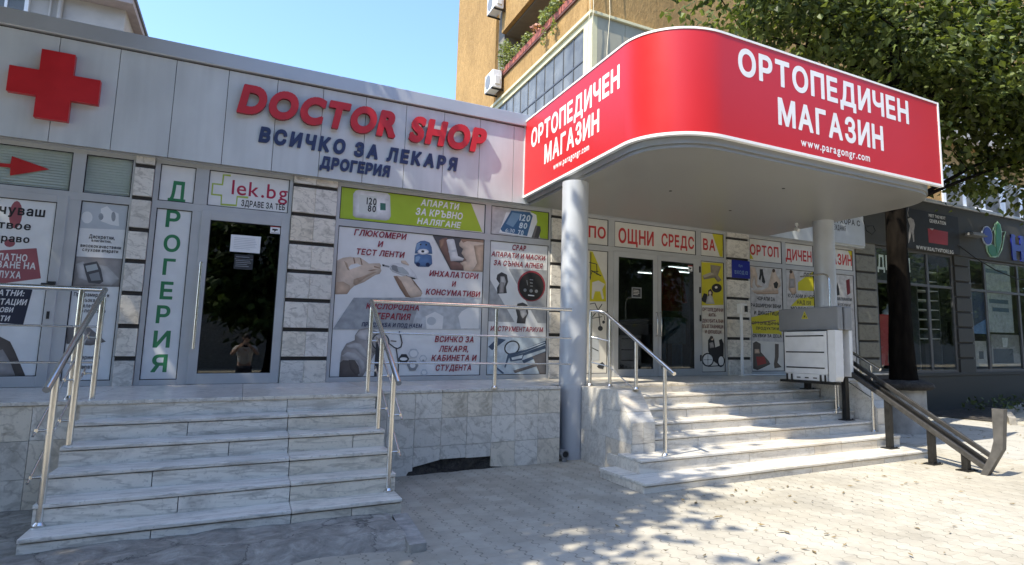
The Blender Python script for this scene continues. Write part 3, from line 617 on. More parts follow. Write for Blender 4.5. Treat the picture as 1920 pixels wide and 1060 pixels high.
 'devices':[('grey2',[(-169.7,202.7),(-127.1,203.4),(-125.8,175.1),(-168.3,173)]),('paper',[(-157.4,186.1),(-157.6,183.1),(-158.8,180.6),(-160.6,179.1),(-162.7,178.9),(-164.7,180),(-166.2,182.2),(-167,185.1),(-166.8,188),(-165.7,190.5),(-163.9,192.1),(-161.8,192.3),(-159.7,191.2),(-158.2,189)]),('paper',[(-151.1,196.9),(-145.8,200.5),(-140.8,195.3),(-134.9,193.1),(-133.2,178.7),(-140.5,179.4),(-149.8,182.7)]),('band',[(-148,188.1),(-148.2,185.7),(-149.2,184.1),(-150.6,184),(-151.8,185.3),(-152.5,187.6),(-152.2,190),(-151.3,191.5),(-149.9,191.7),(-148.7,190.4)]),('band',[(-137.1,189.3),(-137.2,185.9),(-138,183.7),(-139.3,183.6),(-140.4,185.5),(-141.1,188.9),(-141,192.3),(-140.2,194.5),(-139,194.6),(-137.8,192.7)]),('ph2',[(-168,141.3),(-125.9,141.8),(-124.9,109.9),(-168.1,108)]),('ph1',[(-166.8,133),(-161,136.3),(-155.9,128.2),(-155.8,114.3),(-163.5,116.6)]),('ph1',[(-146.5,133.1),(-139.7,132.2),(-127.3,118.8),(-134.4,110.5),(-145.7,112.1)]),('dark2',[(-160.8,133.5),(-149.1,137.2),(-145,129),(-141.5,115.1),(-144.6,112.1),(-154.5,112.9),(-158.2,123.9)]),('lcd',[(-158.8,131.4),(-149.5,134.3),(-147.2,128.3),(-156.7,124.8)]),('grey',[(-154.9,122.1),(-146.5,125.5),(-143.9,116.4),(-152.1,115)]),('ph3',[(-168.3,64.2),(-150.2,64.7),(-133.4,48.5),(-146.2,44.2),(-167.2,45.9)]),('ph2',[(-162.8,61.6),(-152.1,61.9),(-146.5,48.3),(-161.5,48.1)])],
 'sva':[('yellow',[(729.7,256.6),(755.4,257.1),(753.7,215),(746.8,215.1)])],
 'walker':[('yellow',[(475.2,201.9),(480.6,201.8),(505.5,153.1),(506.5,121.8),(476.3,120.4)]),('dark',[(476.4,200),(476.3,155.7),(478,155.8),(478.1,200.1)]),('dark',[(474.6,182.8),(487.5,181.2),(488.2,163.8),(489.9,164),(488.9,182.1),(475,184.3)]),('dark',[(477.8,169.7),(496.4,162.1),(497.3,163.7),(478.8,171.4)]),('dark',[(476.4,158.5),(480.4,168.7),(491.7,169.4),(491.7,170.6),(479.6,169.6),(475.2,158.8)]),('paper2',[(480.2,151.6),(491.9,155.2),(503.8,150),(498.8,140.9),(502.3,126.3),(499,124.7),(495.4,137.7),(485.4,137.2),(482.2,123.9),(479.5,125.2)]),('dark',[(476.5,115.6),(485.1,117.6),(491.6,105.2),(495.3,79.2),(496.9,79.4),(493.3,105.5),(486.1,118.8),(476.2,117)]),('dark',[(498.3,117.7),(491.7,108.7),(478.6,93.7),(479.9,92.8),(493.1,107.8),(499.7,116.9)]),('dark',[(483.9,104.5),(502.2,99.4),(503.7,91),(505,91.3),(503,100.3),(484.3,105.6)]),('dark',[(500.8,77.9),(500.2,75.9),(498.5,74.3),(496.1,73.7),(493.8,74.2),(492.1,75.7),(491.4,77.7),(492,79.7),(493.7,81.3),(496.1,81.9),(498.4,81.4),(500.1,79.9)]),('dark',[(504.7,88.2),(504.2,86.7),(502.9,85.7),(501.2,85.6),(499.9,86.5),(499.3,88.1),(499.8,89.6),(501.2,90.6),(502.9,90.7),(504.2,89.8)]),('dark',[(479.4,92.7),(499.4,96.2),(499.1,97.4),(479.2,93.8)]),('grey2',[(479.7,64.5),(492.9,66.2),(495,27.4),(480.1,26)]),('dark',[(490.1,17.4),(500,24.5),(505.1,20.2),(501.8,13),(493.5,14.5)]),('dark',[(479.5,46.7),(492.8,41),(493.5,42.3),(480.2,48)])],
 'pillow':[('yellow',[(704.1,201.7),(753.9,202.9),(753.6,126.6),(703.4,123.5)]),('tan',[(724.5,198.7),(749.9,197.2),(741.9,180.6),(750.3,171.8),(741.6,167.3),(733.3,175.1),(709,170.3),(706.3,177.6),(725.1,184.5)]),('tan2',[(706.3,177.6),(725.1,184.5),(733.4,181.7),(710.3,173.6)]),('black',[(750.4,157.2),(749.8,154.6),(748,152.2),(745.3,150.2),(742,148.9),(738.3,148.3),(734.7,148.5),(731.4,149.5),(728.8,151.2),(727.2,153.4),(726.7,155.9),(727.3,158.5),(729,160.9),(731.6,162.8),(735,164.2),(738.6,164.8),(742.3,164.6),(745.6,163.6),(748.2,162),(749.9,159.7)]),('paper2',[(740.6,158),(739.9,156.6),(738.2,155.6),(736.1,155.5),(734.5,156.3),(733.9,157.6),(734.5,159),(736.2,159.9),(738.3,160.1),(740,159.3)]),('black',[(703.6,135.8),(708.7,145.8),(716.1,144.5),(718,134.8),(711.7,128),(704.3,131)]),('ph1',[(712.5,126.5),(716,139.6),(720.3,146.4),(727.7,141.8),(733.3,127.3)]),('hair',[(717.7,139.7),(718.7,151.2),(724.6,154.8),(729.5,148.5),(727.7,140.2),(723.6,144.9)]),('skin',[(726.1,146.7),(725.4,144.5),(723.7,143.1),(721.7,143),(720,144.2),(719.4,146.3),(720.1,148.5),(721.8,149.9),(723.9,150),(725.5,148.8)]),('black',[(716.8,62.1),(723.1,69.3),(730.5,65.5),(733.1,49.5),(743.6,52.8),(741.7,62.5),(748.1,65.2),(753,56.1),(751.5,23.8),(742.9,17.4),(730.6,23.8),(722.5,33.4),(716.5,42.9)]),('skin',[(729.7,64.9),(729,63),(727.3,61.8),(725.3,61.7),(723.6,62.9),(723,64.8),(723.7,66.7),(725.4,67.9),(727.4,67.9),(729.1,66.8)]),('hair',[(728.5,67.1),(727.7,65.4),(725.8,64.3),(723.5,64.3),(721.7,65.3),(721,67),(721.7,68.7),(723.6,69.8),(725.9,69.8),(727.8,68.8)]),('ph2',[(719.6,57.3),(727.9,59.1),(731,49.4),(720.7,47.8)]),('black',[(729.4,27.6),(728.9,24.5),(727.4,21.6),(725.1,19.1),(722.2,17.2),(718.8,16),(715.2,15.6),(711.7,16.1),(708.3,17.3),(705.5,19.2),(703.4,21.7),(702,24.6),(701.6,27.7),(702.1,30.8),(703.5,33.7),(705.8,36.2),(708.7,38.1),(712,39.3),(715.6,39.7),(719.2,39.3),(722.6,38.2),(725.4,36.2),(727.6,33.7),(729,30.8)]),('paper',[(726.9,27.7),(726.4,24.9),(725.1,22.3),(723,20.2),(720.3,18.7),(717.2,17.9),(714.1,17.9),(711.1,18.7),(708.5,20.3),(706.5,22.4),(705.3,24.9),(704.8,27.7),(705.3,30.4),(706.7,33),(708.7,35.1),(711.4,36.6),(714.4,37.4),(717.6,37.4),(720.6,36.6),(723.2,35.1),(725.3,33),(726.5,30.4)]),('grey',[(717.5,27.7),(717,26.8),(715.8,26.4),(714.7,26.8),(714.2,27.7),(714.7,28.6),(715.9,28.9),(717,28.6)]),('dark',[(706.1,27.4),(725.7,27.3),(725.7,28),(706.1,28)]),('dark',[(715.6,36.6),(715.3,18.2),(716.1,18.1),(716.4,36.6)]),('black',[(754.5,25.4),(753.8,21.6),(752.1,18.3),(749.6,15.9),(746.6,14.6),(743.4,14.6),(740.4,16),(738,18.4),(736.5,21.7),(736,25.4),(736.6,29.1),(738.3,32.4),(740.8,34.8),(743.8,36.2),(747,36.2),(750,34.9),(752.4,32.4),(754,29.1)]),('paper',[(752.4,25.4),(751.8,22.2),(750.4,19.4),(748.3,17.6),(745.9,17),(743.5,17.7),(741.5,19.5),(740.2,22.2),(739.8,25.4),(740.3,28.6),(741.7,31.3),(743.8,33.1),(746.2,33.7),(748.6,33.1),(750.6,31.3),(751.9,28.6)]),('black',[(716.1,15.1),(751.4,16.5),(751.3,18.1),(716,16.7)])],
 'ortop':[('yellow',[(817,230.5),(829.9,217),(816.2,216.6)])],
 'azin':[('yellow',[(1097.7,257.5),(1112.6,256.9),(1110.6,234.1)])],
 'stockings':[('skin',[(820.2,201.3),(833.6,200.8),(838.8,185.3),(837.6,169.3),(851.7,165),(838.2,163),(832.6,167.6),(831.1,183.3),(825,168.6),(826.7,161.5),(819.9,162.6),(821.7,185.6)]),('black',[(845.1,198.7),(852.8,199.3),(854.4,187.7),(858.7,174.9),(855.8,171),(850.1,174.4),(849.7,187.4),(845.5,177),(841.8,179.7),(844.8,190)]),('skin',[(874.2,192),(878.5,201.1),(884.5,201.5),(888.1,191.4),(897.8,180.2),(899.4,170),(891.1,163.7),(892.8,154.9),(830.2,151.7),(822.7,157),(849.6,158.5),(865.4,165.1)]),('hair',[(885.2,198.6),(884.3,196.3),(882.3,194.8),(879.8,194.6),(877.9,195.8),(877.2,198),(878,200.4),(880.1,201.9),(882.6,202.1),(884.5,200.8)]),('black',[(879.5,173.3),(887.6,178.1),(892.7,174),(889.1,164.1),(882,164.6)]),('skin2',[(830.2,152.3),(892.2,160.8),(891.1,153.4),(837.8,150.1)]),('yellow',[(816,105.8),(897.6,123),(897.7,73.7),(815.8,100.2)]),('yellow',[(819.2,100.3),(891.1,111.1),(889.8,76.4),(824.2,76.5)]),('skin3',[(821.1,93.6),(883,101),(882.7,103.3),(820.8,95.8)]),('paper2',[(821.9,62.5),(903.2,60.8),(899.9,6.3),(820.3,7.9)]),('ph4',[(823.6,58.4),(831.2,61.8),(842.5,57.2),(842.8,41.7),(862.5,24.9),(866.2,19.3),(850.6,13.7),(833.4,8.3),(822.2,11.2)]),('skin2',[(827,47.2),(838.4,47.3),(840,38.9),(826.8,38.9)]),('red4',[(830.4,33.3),(851.3,33.4),(856.6,20.7),(833.6,16.6)]),('ph4',[(879.3,57.6),(889.1,57.1),(888.2,33.4),(884.6,22),(895.4,13.4),(876.4,11.3),(875.1,19.2),(878.4,33.4)])],
 'corset':[('skin2',[(919.8,163.8),(923,192.6),(927.3,201.9),(933.3,201.3),(939.1,186.5),(941.4,157.8),(930.3,153.7)]),('ph2',[(922.7,185.4),(937.6,186.4),(936.9,168.3),(921.9,166.8)]),('hair',[(931.7,199.7),(930.9,197.5),(928.8,196.1),(926.3,195.9),(924.4,197.1),(923.7,199.2),(924.6,201.3),(926.6,202.8),(929.1,202.9),(931,201.8)]),('yellow',[(946.4,179.7),(988.5,204.3),(999,205.1),(997,164.4),(945.7,163.4)]),('yellow',[(945,147.2),(996.4,153.3),(995.5,135),(924.4,131.3)])],
 'shoes':[('black',[(1061.6,186.6),(1066.2,171.8),(1066.7,160.5),(1053.3,157.6),(1053.7,163.6)]),('ruby2',[(1088.1,192.1),(1099.6,196.6),(1100.5,166),(1090.1,160.9)]),('grey',[(1055.4,156.2),(1102.7,154.7),(1102.3,148.9),(1055,148.7)]),('ph3',[(1053.7,126.2),(1092.5,127.7),(1089.7,82.4),(1051.1,81.7)])],
 'blacksign':[('ph2',[(1288.2,344.3),(1299.6,348.3),(1310.3,344.4),(1314.1,333),(1309.1,318.3),(1308.5,293.6),(1304.7,292.1),(1300.4,315.1),(1289.9,290.7),(1285.9,286.9),(1290.4,314.1),(1295.3,328.6)]),('ph3',[(1292.7,370.8),(1287.9,358.3),(1289.7,349),(1292.7,349.6),(1290.9,358.6),(1295.6,370.8)]),('red4',[(1361.7,329.6),(1440.2,329.1),(1436.9,296.5),(1362.4,296.2)]),('ph2',[(1367.6,330.9),(1385,331.3),(1378.7,326.6)])],
 'logo':[('lime3',[(1605.9,312.1),(1631.5,318.3),(1649.2,313.4),(1652.8,287.6),(1645.4,283.9),(1622.7,283.9),(1608.5,296.9)]),('leaf',[(1612.4,310.1),(1633.6,317.2),(1648.9,310.8),(1649.7,288.7),(1627.4,285.6),(1615,294.9)]),('lime3',[(1667.1,381.1),(1680.2,373.2),(1683.6,356.3),(1678.8,326.6),(1666.6,304.5),(1652.5,285.5),(1647.2,297.6),(1645.9,323.6),(1650.5,352.9),(1658.8,370.9)]),('leaf',[(1666.6,377.1),(1677,370.2),(1679.8,355.9),(1675.2,327.6),(1663.1,306.8),(1653.1,290.2),(1651.2,300.5),(1650.5,324),(1655.2,353.4),(1661,369.3)]),('lime3',[(1658.7,286.3),(1680.2,308),(1691.6,332.9),(1703.4,357.9),(1684.8,355.7),(1684.9,353.9),(1700.1,357.2),(1688.4,333),(1677.2,308.3),(1655.9,287)]),('lime3',[(1642.5,351.8),(1660.8,376.2),(1658.3,376.5),(1639.9,352.1)]),('pale',[(1638.8,341.6),(1638.5,335),(1636.7,328.7),(1633.3,322.9),(1628.7,318.2),(1623.1,314.9),(1617,313.1),(1610.8,312.9),(1604.9,314.5),(1599.7,317.6),(1595.5,322),(1592.6,327.5),(1591.3,333.7),(1591.5,340.1),(1593.3,346.4),(1596.6,352.1),(1601.1,356.8),(1606.6,360.3),(1612.7,362.2),(1618.9,362.4),(1624.9,360.9),(1630.2,357.9),(1634.5,353.4),(1637.4,347.8)]),('blue3',[(1634.6,340.9),(1634.5,335),(1632.9,329.4),(1630.2,324.3),(1626.4,320.1),(1621.8,317.2),(1616.8,315.6),(1611.6,315.6),(1606.7,317),(1602.4,319.8),(1598.9,323.9),(1596.5,328.8),(1595.3,334.4),(1595.5,340.1),(1596.9,345.7),(1599.6,350.8),(1603.4,355),(1607.9,358),(1612.9,359.6),(1618.1,359.7),(1623,358.4),(1627.5,355.5),(1631,351.5),(1633.5,346.5)])]}
TXT = {'glucometer': [('ГЛЮКОМЕРИ',116.5,185.2,193.1,7.6,'red',1,1),('И',147.5,154.6,180.1,7.4,'red',1,1),('ТЕСТ ЛЕНТИ',120.1,183.7,167.6,7.4,'red',1,1),('ИНХАЛАТОРИ',218.5,290.2,144.8,7.6,'red',1,1),('И',251.1,257.3,131.8,7.2,'red',1,1),('КОНСУМАТИВИ',214.7,293.7,118.7,7.4,'red',1,1),('КИСЛОРОДНА',137.2,207.8,95.8,7.0,'red',1,1),('ТЕРАПИЯ',150.1,195.9,82.4,7.8,'red',1,1),('ПРОДАЖБА И ПОД НАЕМ',132.9,212.0,72.0,5.1,'navy',1,1),('ВСИЧКО ЗА',230.2,287.3,53.0,7.6,'red',1,1),('ЛЕКАРЯ,',236.5,279.8,39.5,7.7,'red',1,1),('КАБИНЕТА И',226.7,291.6,26.9,7.6,'red',1,1),('СТУДЕНТА',232.7,285.1,13.4,7.5,'red',1,1)],
 'green': [('120',130.2,143.0,237.1,9.1,'dark',0,1),('80',132.1,142.7,227.4,8.5,'dark',0,1),('АПАРАТИ',202.3,257.8,244.4,8.6,'white',1,1),('ЗА КРЪВНО',195.6,264.0,230.5,9.1,'white',1,1),('НАЛЯГАНЕ',198.5,261.4,217.6,8.0,'white',1,1)],
 'pressure': [('120',351.7,370.6,239.2,9.6,'glow',1,1),('80',351.2,365.7,227.4,8.5,'glow',1,1),('70',349.5,359.6,216.4,7.6,'glow',1,1),('6:30',329.5,345.2,219.1,5.6,'glow',1,0)],
 'cpap': [('CPAP',341.1,364.3,192.6,8.1,'red',1,1),('АПАРАТИ И МАСКИ',308.7,396.4,180.3,7.0,'red',1,1),('ЗА СЪННА АПНЕЯ',312.7,392.5,167.3,7.4,'red',1,1),('ИНСТРУМЕНТАРИУМ',311.0,395.4,69.9,6.7,'red',1,1)],
 'vertical': [('Р',-90.3,-76.4,183.2,18.5,'green',0,1),('О',-90.2,-74.1,154.3,18.0,'green',0,1),('Г',-88.6,-76.8,126.8,17.3,'green',0,1),('Е',-88.9,-76.7,98.5,18.5,'green',0,1),('Р',-90.3,-77.2,70.8,18.5,'green',0,1),('И',-90.8,-74.8,43.0,17.3,'green',0,1),('Я',-90.6,-75.4,15.2,18.1,'green',0,1)],
 'vertical_top': [('Д',-90.6,-73.3,213.6,23.0,'green',0,1)],
 'lek': [('lek.bg',-27.0,34.4,230.2,18.1,'crimson',0,0),('ЗДРАВЕ ЗА ТЕБ',-15.8,32.5,216.9,7.0,'black',0,1)],
 'hearing': [('Да чуваш',-255.3,-197.7,181.7,9.4,'black',0,1),('е твое',-244.1,-207.8,166.2,7.6,'black',0,1),('право',-235.8,-207.6,152.4,7.0,'black',0,1),('БЕЗПЛАТНО',-247.5,-207.5,132.4,6.8,'paper',0,1),('ИЗМЕРВАНЕ НА',-254.9,-199.9,124.5,6.5,'paper',0,1),('СЛУХА',-233.0,-210.9,114.0,6.8,'paper',0,1),('БЕЗПЛАТНИ:',-249.6,-205.7,95.4,5.7,'paper',1,1),('КОНСУЛТАЦИИ',-250.5,-203.2,86.0,5.7,'paper',1,1),('НОВИ',-227.7,-213.1,78.1,4.7,'paper',1,1),('АПАРАТИ',-244.5,-215.0,68.8,5.2,'paper',1,1)],
 'devices': [('Дискретни,',-158.6,-135.7,162.7,4.0,'ink',0,1),('елегантни,',-156.1,-138.3,158.9,2.8,'ink',0,1),('висококачествени',-165.0,-129.1,152.3,3.4,'ink',0,1),('слухови апарати',-163.1,-131.4,147.8,3.4,'ink',0,1),('Програмиране и',-165.7,-135.1,97.8,3.9,'ink',0,1),('връзка през',-160.2,-137.3,91.8,3.9,'ink',0,1),('телефон и',-159.0,-140.0,85.7,3.9,'ink',0,1),('телевизор',-161.1,-136.7,80.2,3.8,'ink',0,1),('Батерии за',-160.9,-137.2,29.4,3.8,'ink',0,1),('апарати',-157.2,-140.0,19.1,3.8,'ink',0,1)],
 'pomo': [('ПО',472.6,504.8,225.4,17.4,'red3',0,1)],
 'osht': [('ОЩНИ',529.2,600.3,222.0,22.7,'red3',0,1),('СРЕДС',616.6,687.7,224.2,20.0,'red3',0,1)],
 'sva': [('ВА',708.2,736.4,225.1,19.0,'red3',0,1)],
 'pillow': [('ОРТОПЕДИЧНИ',704.5,752.5,113.8,5.8,'maroon',0,1),('АНТИ-',718.7,736.2,104.2,5.9,'maroon',0,1),('ДЕКУБИТАЛНИ',704.2,752.1,93.6,5.7,'maroon',0,1),('ВЪЗГЛАВНИЦИ',704.1,751.9,83.8,5.8,'maroon',0,1),('И ДЮШЕЦИ',710.0,747.4,74.2,5.7,'maroon',0,1)],
 'ortop': [('ОРТОП',821.0,895.4,225.8,18.2,'red3',0,1)],
 'dich': [('ДИЧЕН',914.9,987.4,223.6,19.7,'red3',0,1)],
 'azin': [('ГАЗИН',1033.6,1108.9,224.9,20.6,'red3',0,1)],
 'stockings': [('ЧОРАПИ ЗА',835.5,882.2,139.2,6.7,'dark',0,1),('РАЗШИРЕНИ ВЕНИ',819.9,897.7,126.1,6.2,'dark',0,1),('И ДИАБЕТИЦИ',828.2,891.2,111.8,6.8,'dark',0,1),('ОРТОПЕДИЧНИ',821.6,894.5,93.2,5.1,'dark',0,1),('ПРОДУКТИ И',831.9,890.1,83.5,5.1,'dark',0,1),('ОБУВКИ ЗА ДЕЦА',823.2,897.5,69.5,5.6,'dark',0,1)],
 'corset': [('ОРТЕЗИ',963.2,1009.0,192.3,7.4,'dark',0,1),('КОЛАНИ И ЧОРАПИ',917.7,1012.0,148.5,6.8,'dark',0,1),('НАД 150',942.0,981.1,136.4,7.2,'dark',0,1),('МОДЕЛА',924.1,974.4,125.2,5.4,'dark',0,1)],
 'shoes': [('ЗА ЧАНТИ',1056.2,1104.0,149.8,5.7,'ink',0,1),('И ОБУВКИ',1059.8,1098.7,137.6,5.2,'ink',0,1)],
 'blacksign': [('MEET THE NEXT',1368.2,1433.2,358.2,6.9,'paper',0,1),('GENERATION',1369.6,1433.8,345.0,8.1,'paper',0,1),('WWW.REALTVSTORE.BG',1313.7,1457.1,277.2,8.3,'paper',0,1)]}

# ================================================================ THE SETTING
GZ = -0.88                                                # pavement level; the terrace floor is z = 0
tag(MB().box(-150, 250, -120, 200, -3.0, GZ-0.03).build('ground', 'asphalt'), kind='structure')
tag(MB().box(-70, 110, -33.2, 0.3, -1.2, GZ).build('pavement', 'paver'), kind='structure')  # stretched past the view so sunlit paving bounces warm light onto the fronts
tag(MB().box(8.5, 12.45, -4.35, -0.02, -1.1, GZ+0.004).build('pavement', 'slab_paving'), kind='structure')
# slab joints are cut between the slabs by laying them as separate blocks in one sheet
def grid_patch(x0, x1, y0, y1, nx, ny, zf):
    vs = [(x0+(x1-x0)*i/nx, y0+(y1-y0)*j/ny) for j in range(ny+1) for i in range(nx+1)]
    return [(x, y, zf(x, y)) for x, y in vs], [(j*(nx+1)+i, j*(nx+1)+i+1, (j+1)*(nx+1)+i+1, (j+1)*(nx+1)+i) for j in range(ny) for i in range(nx)]
from mathutils import noise as mnoise
def nz(x, y, s, k=0.0): return mnoise.noise(Vector((x*s, y*s, k)))
def patch_z(x, y):
    front = -4.40 + 0.10*nz(x, 0, 1.1) + 0.05*nz(x, 0, 4.3) - 0.03*(x-1.2)
    d = y - front
    e = min(1, max(0, (d + 0.16*nz(x, y, 2.2, 3))/0.28))
    z = -0.815 + 0.02*nz(x, y, 2.1) + 0.012*nz(x, y, 7) + 0.006*nz(x, y, 19)
    z -= 0.03*max(0, min(1, (-1.2-x)/1.5))
    return (GZ-0.05) + (z-(GZ-0.05))*e**0.7
v, f = grid_patch(-7.5, 1.06, -4.75, -2.05, 150, 60, patch_z)
m = MB().add(v, f, 0, True)
tag(m.build('concrete_apron', 'broken_concrete'), 'cracked grey concrete apron with a broken front edge below the left steps', 'concrete apron')
kb = MB().prism([(1.03, -4.42), (1.145, -4.42), (1.20, -3.60), (1.085, -3.60)], -1.0, -0.825, 'z')
tag(kb.build('kerb', 'kerb_stone', bev=0.012), 'worn concrete kerbstone closing the broken apron beside the left steps', 'kerbstone')
kb = MB()
pts = [(12.55, -2.30), (14.0, -1.45), (16.5, -0.55), (20, 0.15), (24, 0.5)]
for (a, b), (c, d) in zip(pts, pts[1:]):
    L = math.hypot(c-a, d-b); nx, ny = -(d-b)/L*0.12, (c-a)/L*0.12
    kb.prism([(a, b), (c-0.006, d-0.003), (c+nx-0.006, d+ny), (a+nx, b+ny)], -1.0, -0.76, 'z')
tag(kb.build('kerb', 'kerb_stone', bev=0.01), 'low pale kerb round the planted bed at the far right', 'kerb')
v, f = grid_patch(12.6, 24, -2.0, 1.5, 60, 24, lambda x, y: -0.862 + 0.02*nz(x, y, 3) if (y > -2.2+0.5*(x-12.4)) else -1.0)
tag(MB().add(v, f, 0, True).build('soil', 'earth'), kind='structure')

# ---------------------------------------------------------------- terrace and its tiled front wall
TY_L, TY_R = -2.12, -1.88
te = thing('terrace', 'raised marble terrace with a tiled front wall running along the shopfronts', 'terrace', (2.0, -1.0, GZ))
c = MB()
c.box(-8, -1.19, TY_L+0.03, 0.10, -1.1, -0.035); c.box(1.20, 3.33, TY_R+0.03, 0.10, -1.1, -0.035); c.box(-1.15, 1.20, -2.10, 0.10, -1.1, -0.036)
c.box(3.33, 8.88, -1.50, 0.10, -1.1, -0.035); c.box(8.88, 11.7, -0.30, 0.10, -1.1, -0.035)
c.build('core', 'recess', te)
t = MB()
def slabs(x0, x1, y0, y1, step, z0=-0.032, z1=0.0):
    n = max(1, round((x1-x0)/step)); w = (x1-x0)/n
    for i in range(n): t.box(x0+i*w+0.0015, x0+(i+1)*w-0.0015, y0, y1, z0, z1)
slabs(-8, -1.155, TY_L-0.012, -1.05, 0.95); slabs(-8, -1.155, -1.047, 0.0, 0.95)
slabs(-1.152, 1.192, -2.20, -1.05, 1.2); slabs(-1.152, 1.192, -1.047, 0.0, 1.2)
slabs(1.195, 3.345, TY_R-0.012, -1.05, 0.75); slabs(1.195, 3.425, -1.047, 0.0, 0.75)
slabs(3.80, 7.66, -1.75, -1.05, 0.8); slabs(3.428, 8.9, -1.047, 0.0, 0.8); slabs(8.903, 11.7, -0.32, 0.0, 0.8); slabs(3.348, 3.797, -1.50, -1.05, 0.45); slabs(7.663, 8.9, -1.78, -1.05, 0.8)
t.build('floor_slab', 'marble_tile', te, 0.004)
w = MB()
def tiles(x0, x1, y, rows, tw, skip=None, xs=None):
    n = round((x1-x0)/tw)
    for r_, (za, zb) in enumerate(rows):
        for i in range(n):
            a, b = x0+i*(x1-x0)/n, x0+(i+1)*(x1-x0)/n
            zz = skip(r_, i, za) if skip else za
            if zz is None: continue
            j = random.uniform(-0.0012, 0.0012)
            if isinstance(zz, list): w.prism([(a+0.0015, zz[0]), (b-0.0015, zz[1]), (b-0.0015, zb-0.0015), (a+0.0015, zb-0.0015)], y+j, y+0.025, 'y')
            else: w.box(a+0.0015, b-0.0015, y+j, y+0.025, zz+0.0015, zb-0.0015)
ROWS = [(-0.305, -0.034), (-0.60, -0.305), (-0.885, -0.60)]
def hole(r_, i, za):
    if r_ < 2: return za
    return {0: -0.885, 1: [-0.80, -0.745], 2: -0.742, 3: [-0.748, -0.75], 4: [-0.86, -0.89]}.get(i, -0.90)
tiles(1.345, 3.345, TY_R, ROWS, 0.286, hole)
w.box(1.20, 1.3435, TY_R, TY_R+0.025, -0.885, -0.034)
w.build('wall_tile', 'marble_tile', te); w = MB()
tiles(-8, -1.124, TY_L, ROWS, 0.293, lambda r_, i, za: za if r_ < 2 else -0.86-0.02*random.random())
w.build('wall_tile', 'marble_tile', te); w = MB()
tiles(7.97, 8.9, -1.76, ROWS, 0.31)
w.build('wall_tile', 'marble_tile', te)
h = MB()
v, f = grid_patch(1.55, 2.62, -0.92, -0.70, 26, 8, lambda x, y: 0)
h.add([(x, TY_R+0.028-0.035*abs(nz(x, z, 6, 5))-0.10*max(0, (-0.80-z)/0.1)*abs(nz(x, z, 4)), z) for x, z, _ in v], f, 0, True)
h.build('rubble', 'earth', te)

# ---------------------------------------------------------------- the two flights of steps
def staircase(name, label, noses, x0, x1, back, base, loc, mat, seams, lip=0.014, first_x=None):
    st = thing(name, label, 'steps', loc)
    for i, (y, z) in enumerate(noses):
        xa, xb = (first_x if (first_x and i == len(noses)-1) else (x0[i] if isinstance(x0, list) else x0, x1))
        yb = noses[i-1][0]+0.02 if i else back
        zb = noses[i+1][1] if i+1 < len(noses) else base
        tr, ri = MB(), MB()
        cut = [xa] + [s for s in seams(i) if xa < s < xb] + [xb]
        for a, b in zip(cut, cut[1:]): tr.box(a+0.001, b-0.001, y, yb+0.02, z-0.030, z)
        cut = [xa] + sorted([s+random.uniform(-0.45, 0.25) if mat == 'marble_warm' else s for s in seams(i) if xa < s < xb] + ([[-0.36], [-0.05, 0.9], [-0.52], [-0.33], [-0.45, 0.8]][i % 5] if mat == 'marble_step' else [])) + [xb]
        for a, b in zip(cut, cut[1:]): ri.box(a+0.003, b-0.003, y+lip, y+lip+0.03, zb, z-0.037)
        if xa < x1-0.5:                                    # returned ends
            ri.box(xa+0.004, xa+0.03, y+lip+0.031, yb+0.25, zb, z-0.0305); ri.box(xb-0.03, xb-0.004, y+lip+0.031, yb+0.25, zb, z-0.0305)
        tr.build('tread', mat, st, 0.007); ri.build('riser', mat, st)
    k = MB()
    for i, (y, z) in enumerate(noses):
        xa, xb = (first_x if (first_x and i == len(noses)-1) else (x0[i] if isinstance(x0, list) else x0, x1))
        k.box(xa+0.035, xb-0.035, y+lip+0.031, (noses[i-1][0]+0.05 if i else back), -1.1, z-0.0325)
    k.build('core', 'recess', st)
    return st
LN = [(-2.452-0.272*i, -0.145*(i+1)) for i in range(5)]
ls = staircase('staircase', 'five grey marble steps rising to the glazed pharmacy door on the left', LN, -1.12, 1.17, -2.15, -0.88, (0, -3.0, GZ), 'marble_step', lambda i: [0.385])
r0 = MB(); r0.box(-1.117, 0.383, -2.186, -2.156, -0.145, -0.033); r0.box(0.388, 1.167, -2.186, -2.156, -0.145, -0.033)
r0.build('riser', 'marble_step', ls)
RN = [(-2.05, -0.125), (-2.35, -0.255), (-2.65, -0.385), (-2.95, -0.505), (-3.36, -0.645), (-3.74, -0.785)]
random.seed(11)
rs = staircase('staircase', 'broad warm marble steps leading up to the double doors under the red canopy', RN, [3.9, 3.9, 3.9, 3.9, 3.53, 3.33], 7.64, -1.72, -0.88, (5.5, -3.0, GZ), 'marble_warm',
               lambda i: [4.75+0.23*(i % 2), 5.6+0.2*(i % 3), 6.5-0.2*(i % 2), 7.2], 0.016, (3.33, 7.72))
r0 = MB(); r0.box(3.9, 5.1, -1.734, -1.704, -0.125, -0.033); r0.box(5.103, 7.64, -1.734, -1.704, -0.125, -0.033); r0.build('riser', 'marble_warm', rs)
s0 = MB().box(3.33, 3.62, -3.30, -2.86, -0.815, -0.785); s0.box(3.345, 3.375, -3.30, -2.87, -0.88, -0.816); s0.build('tread', 'marble_warm', rs)
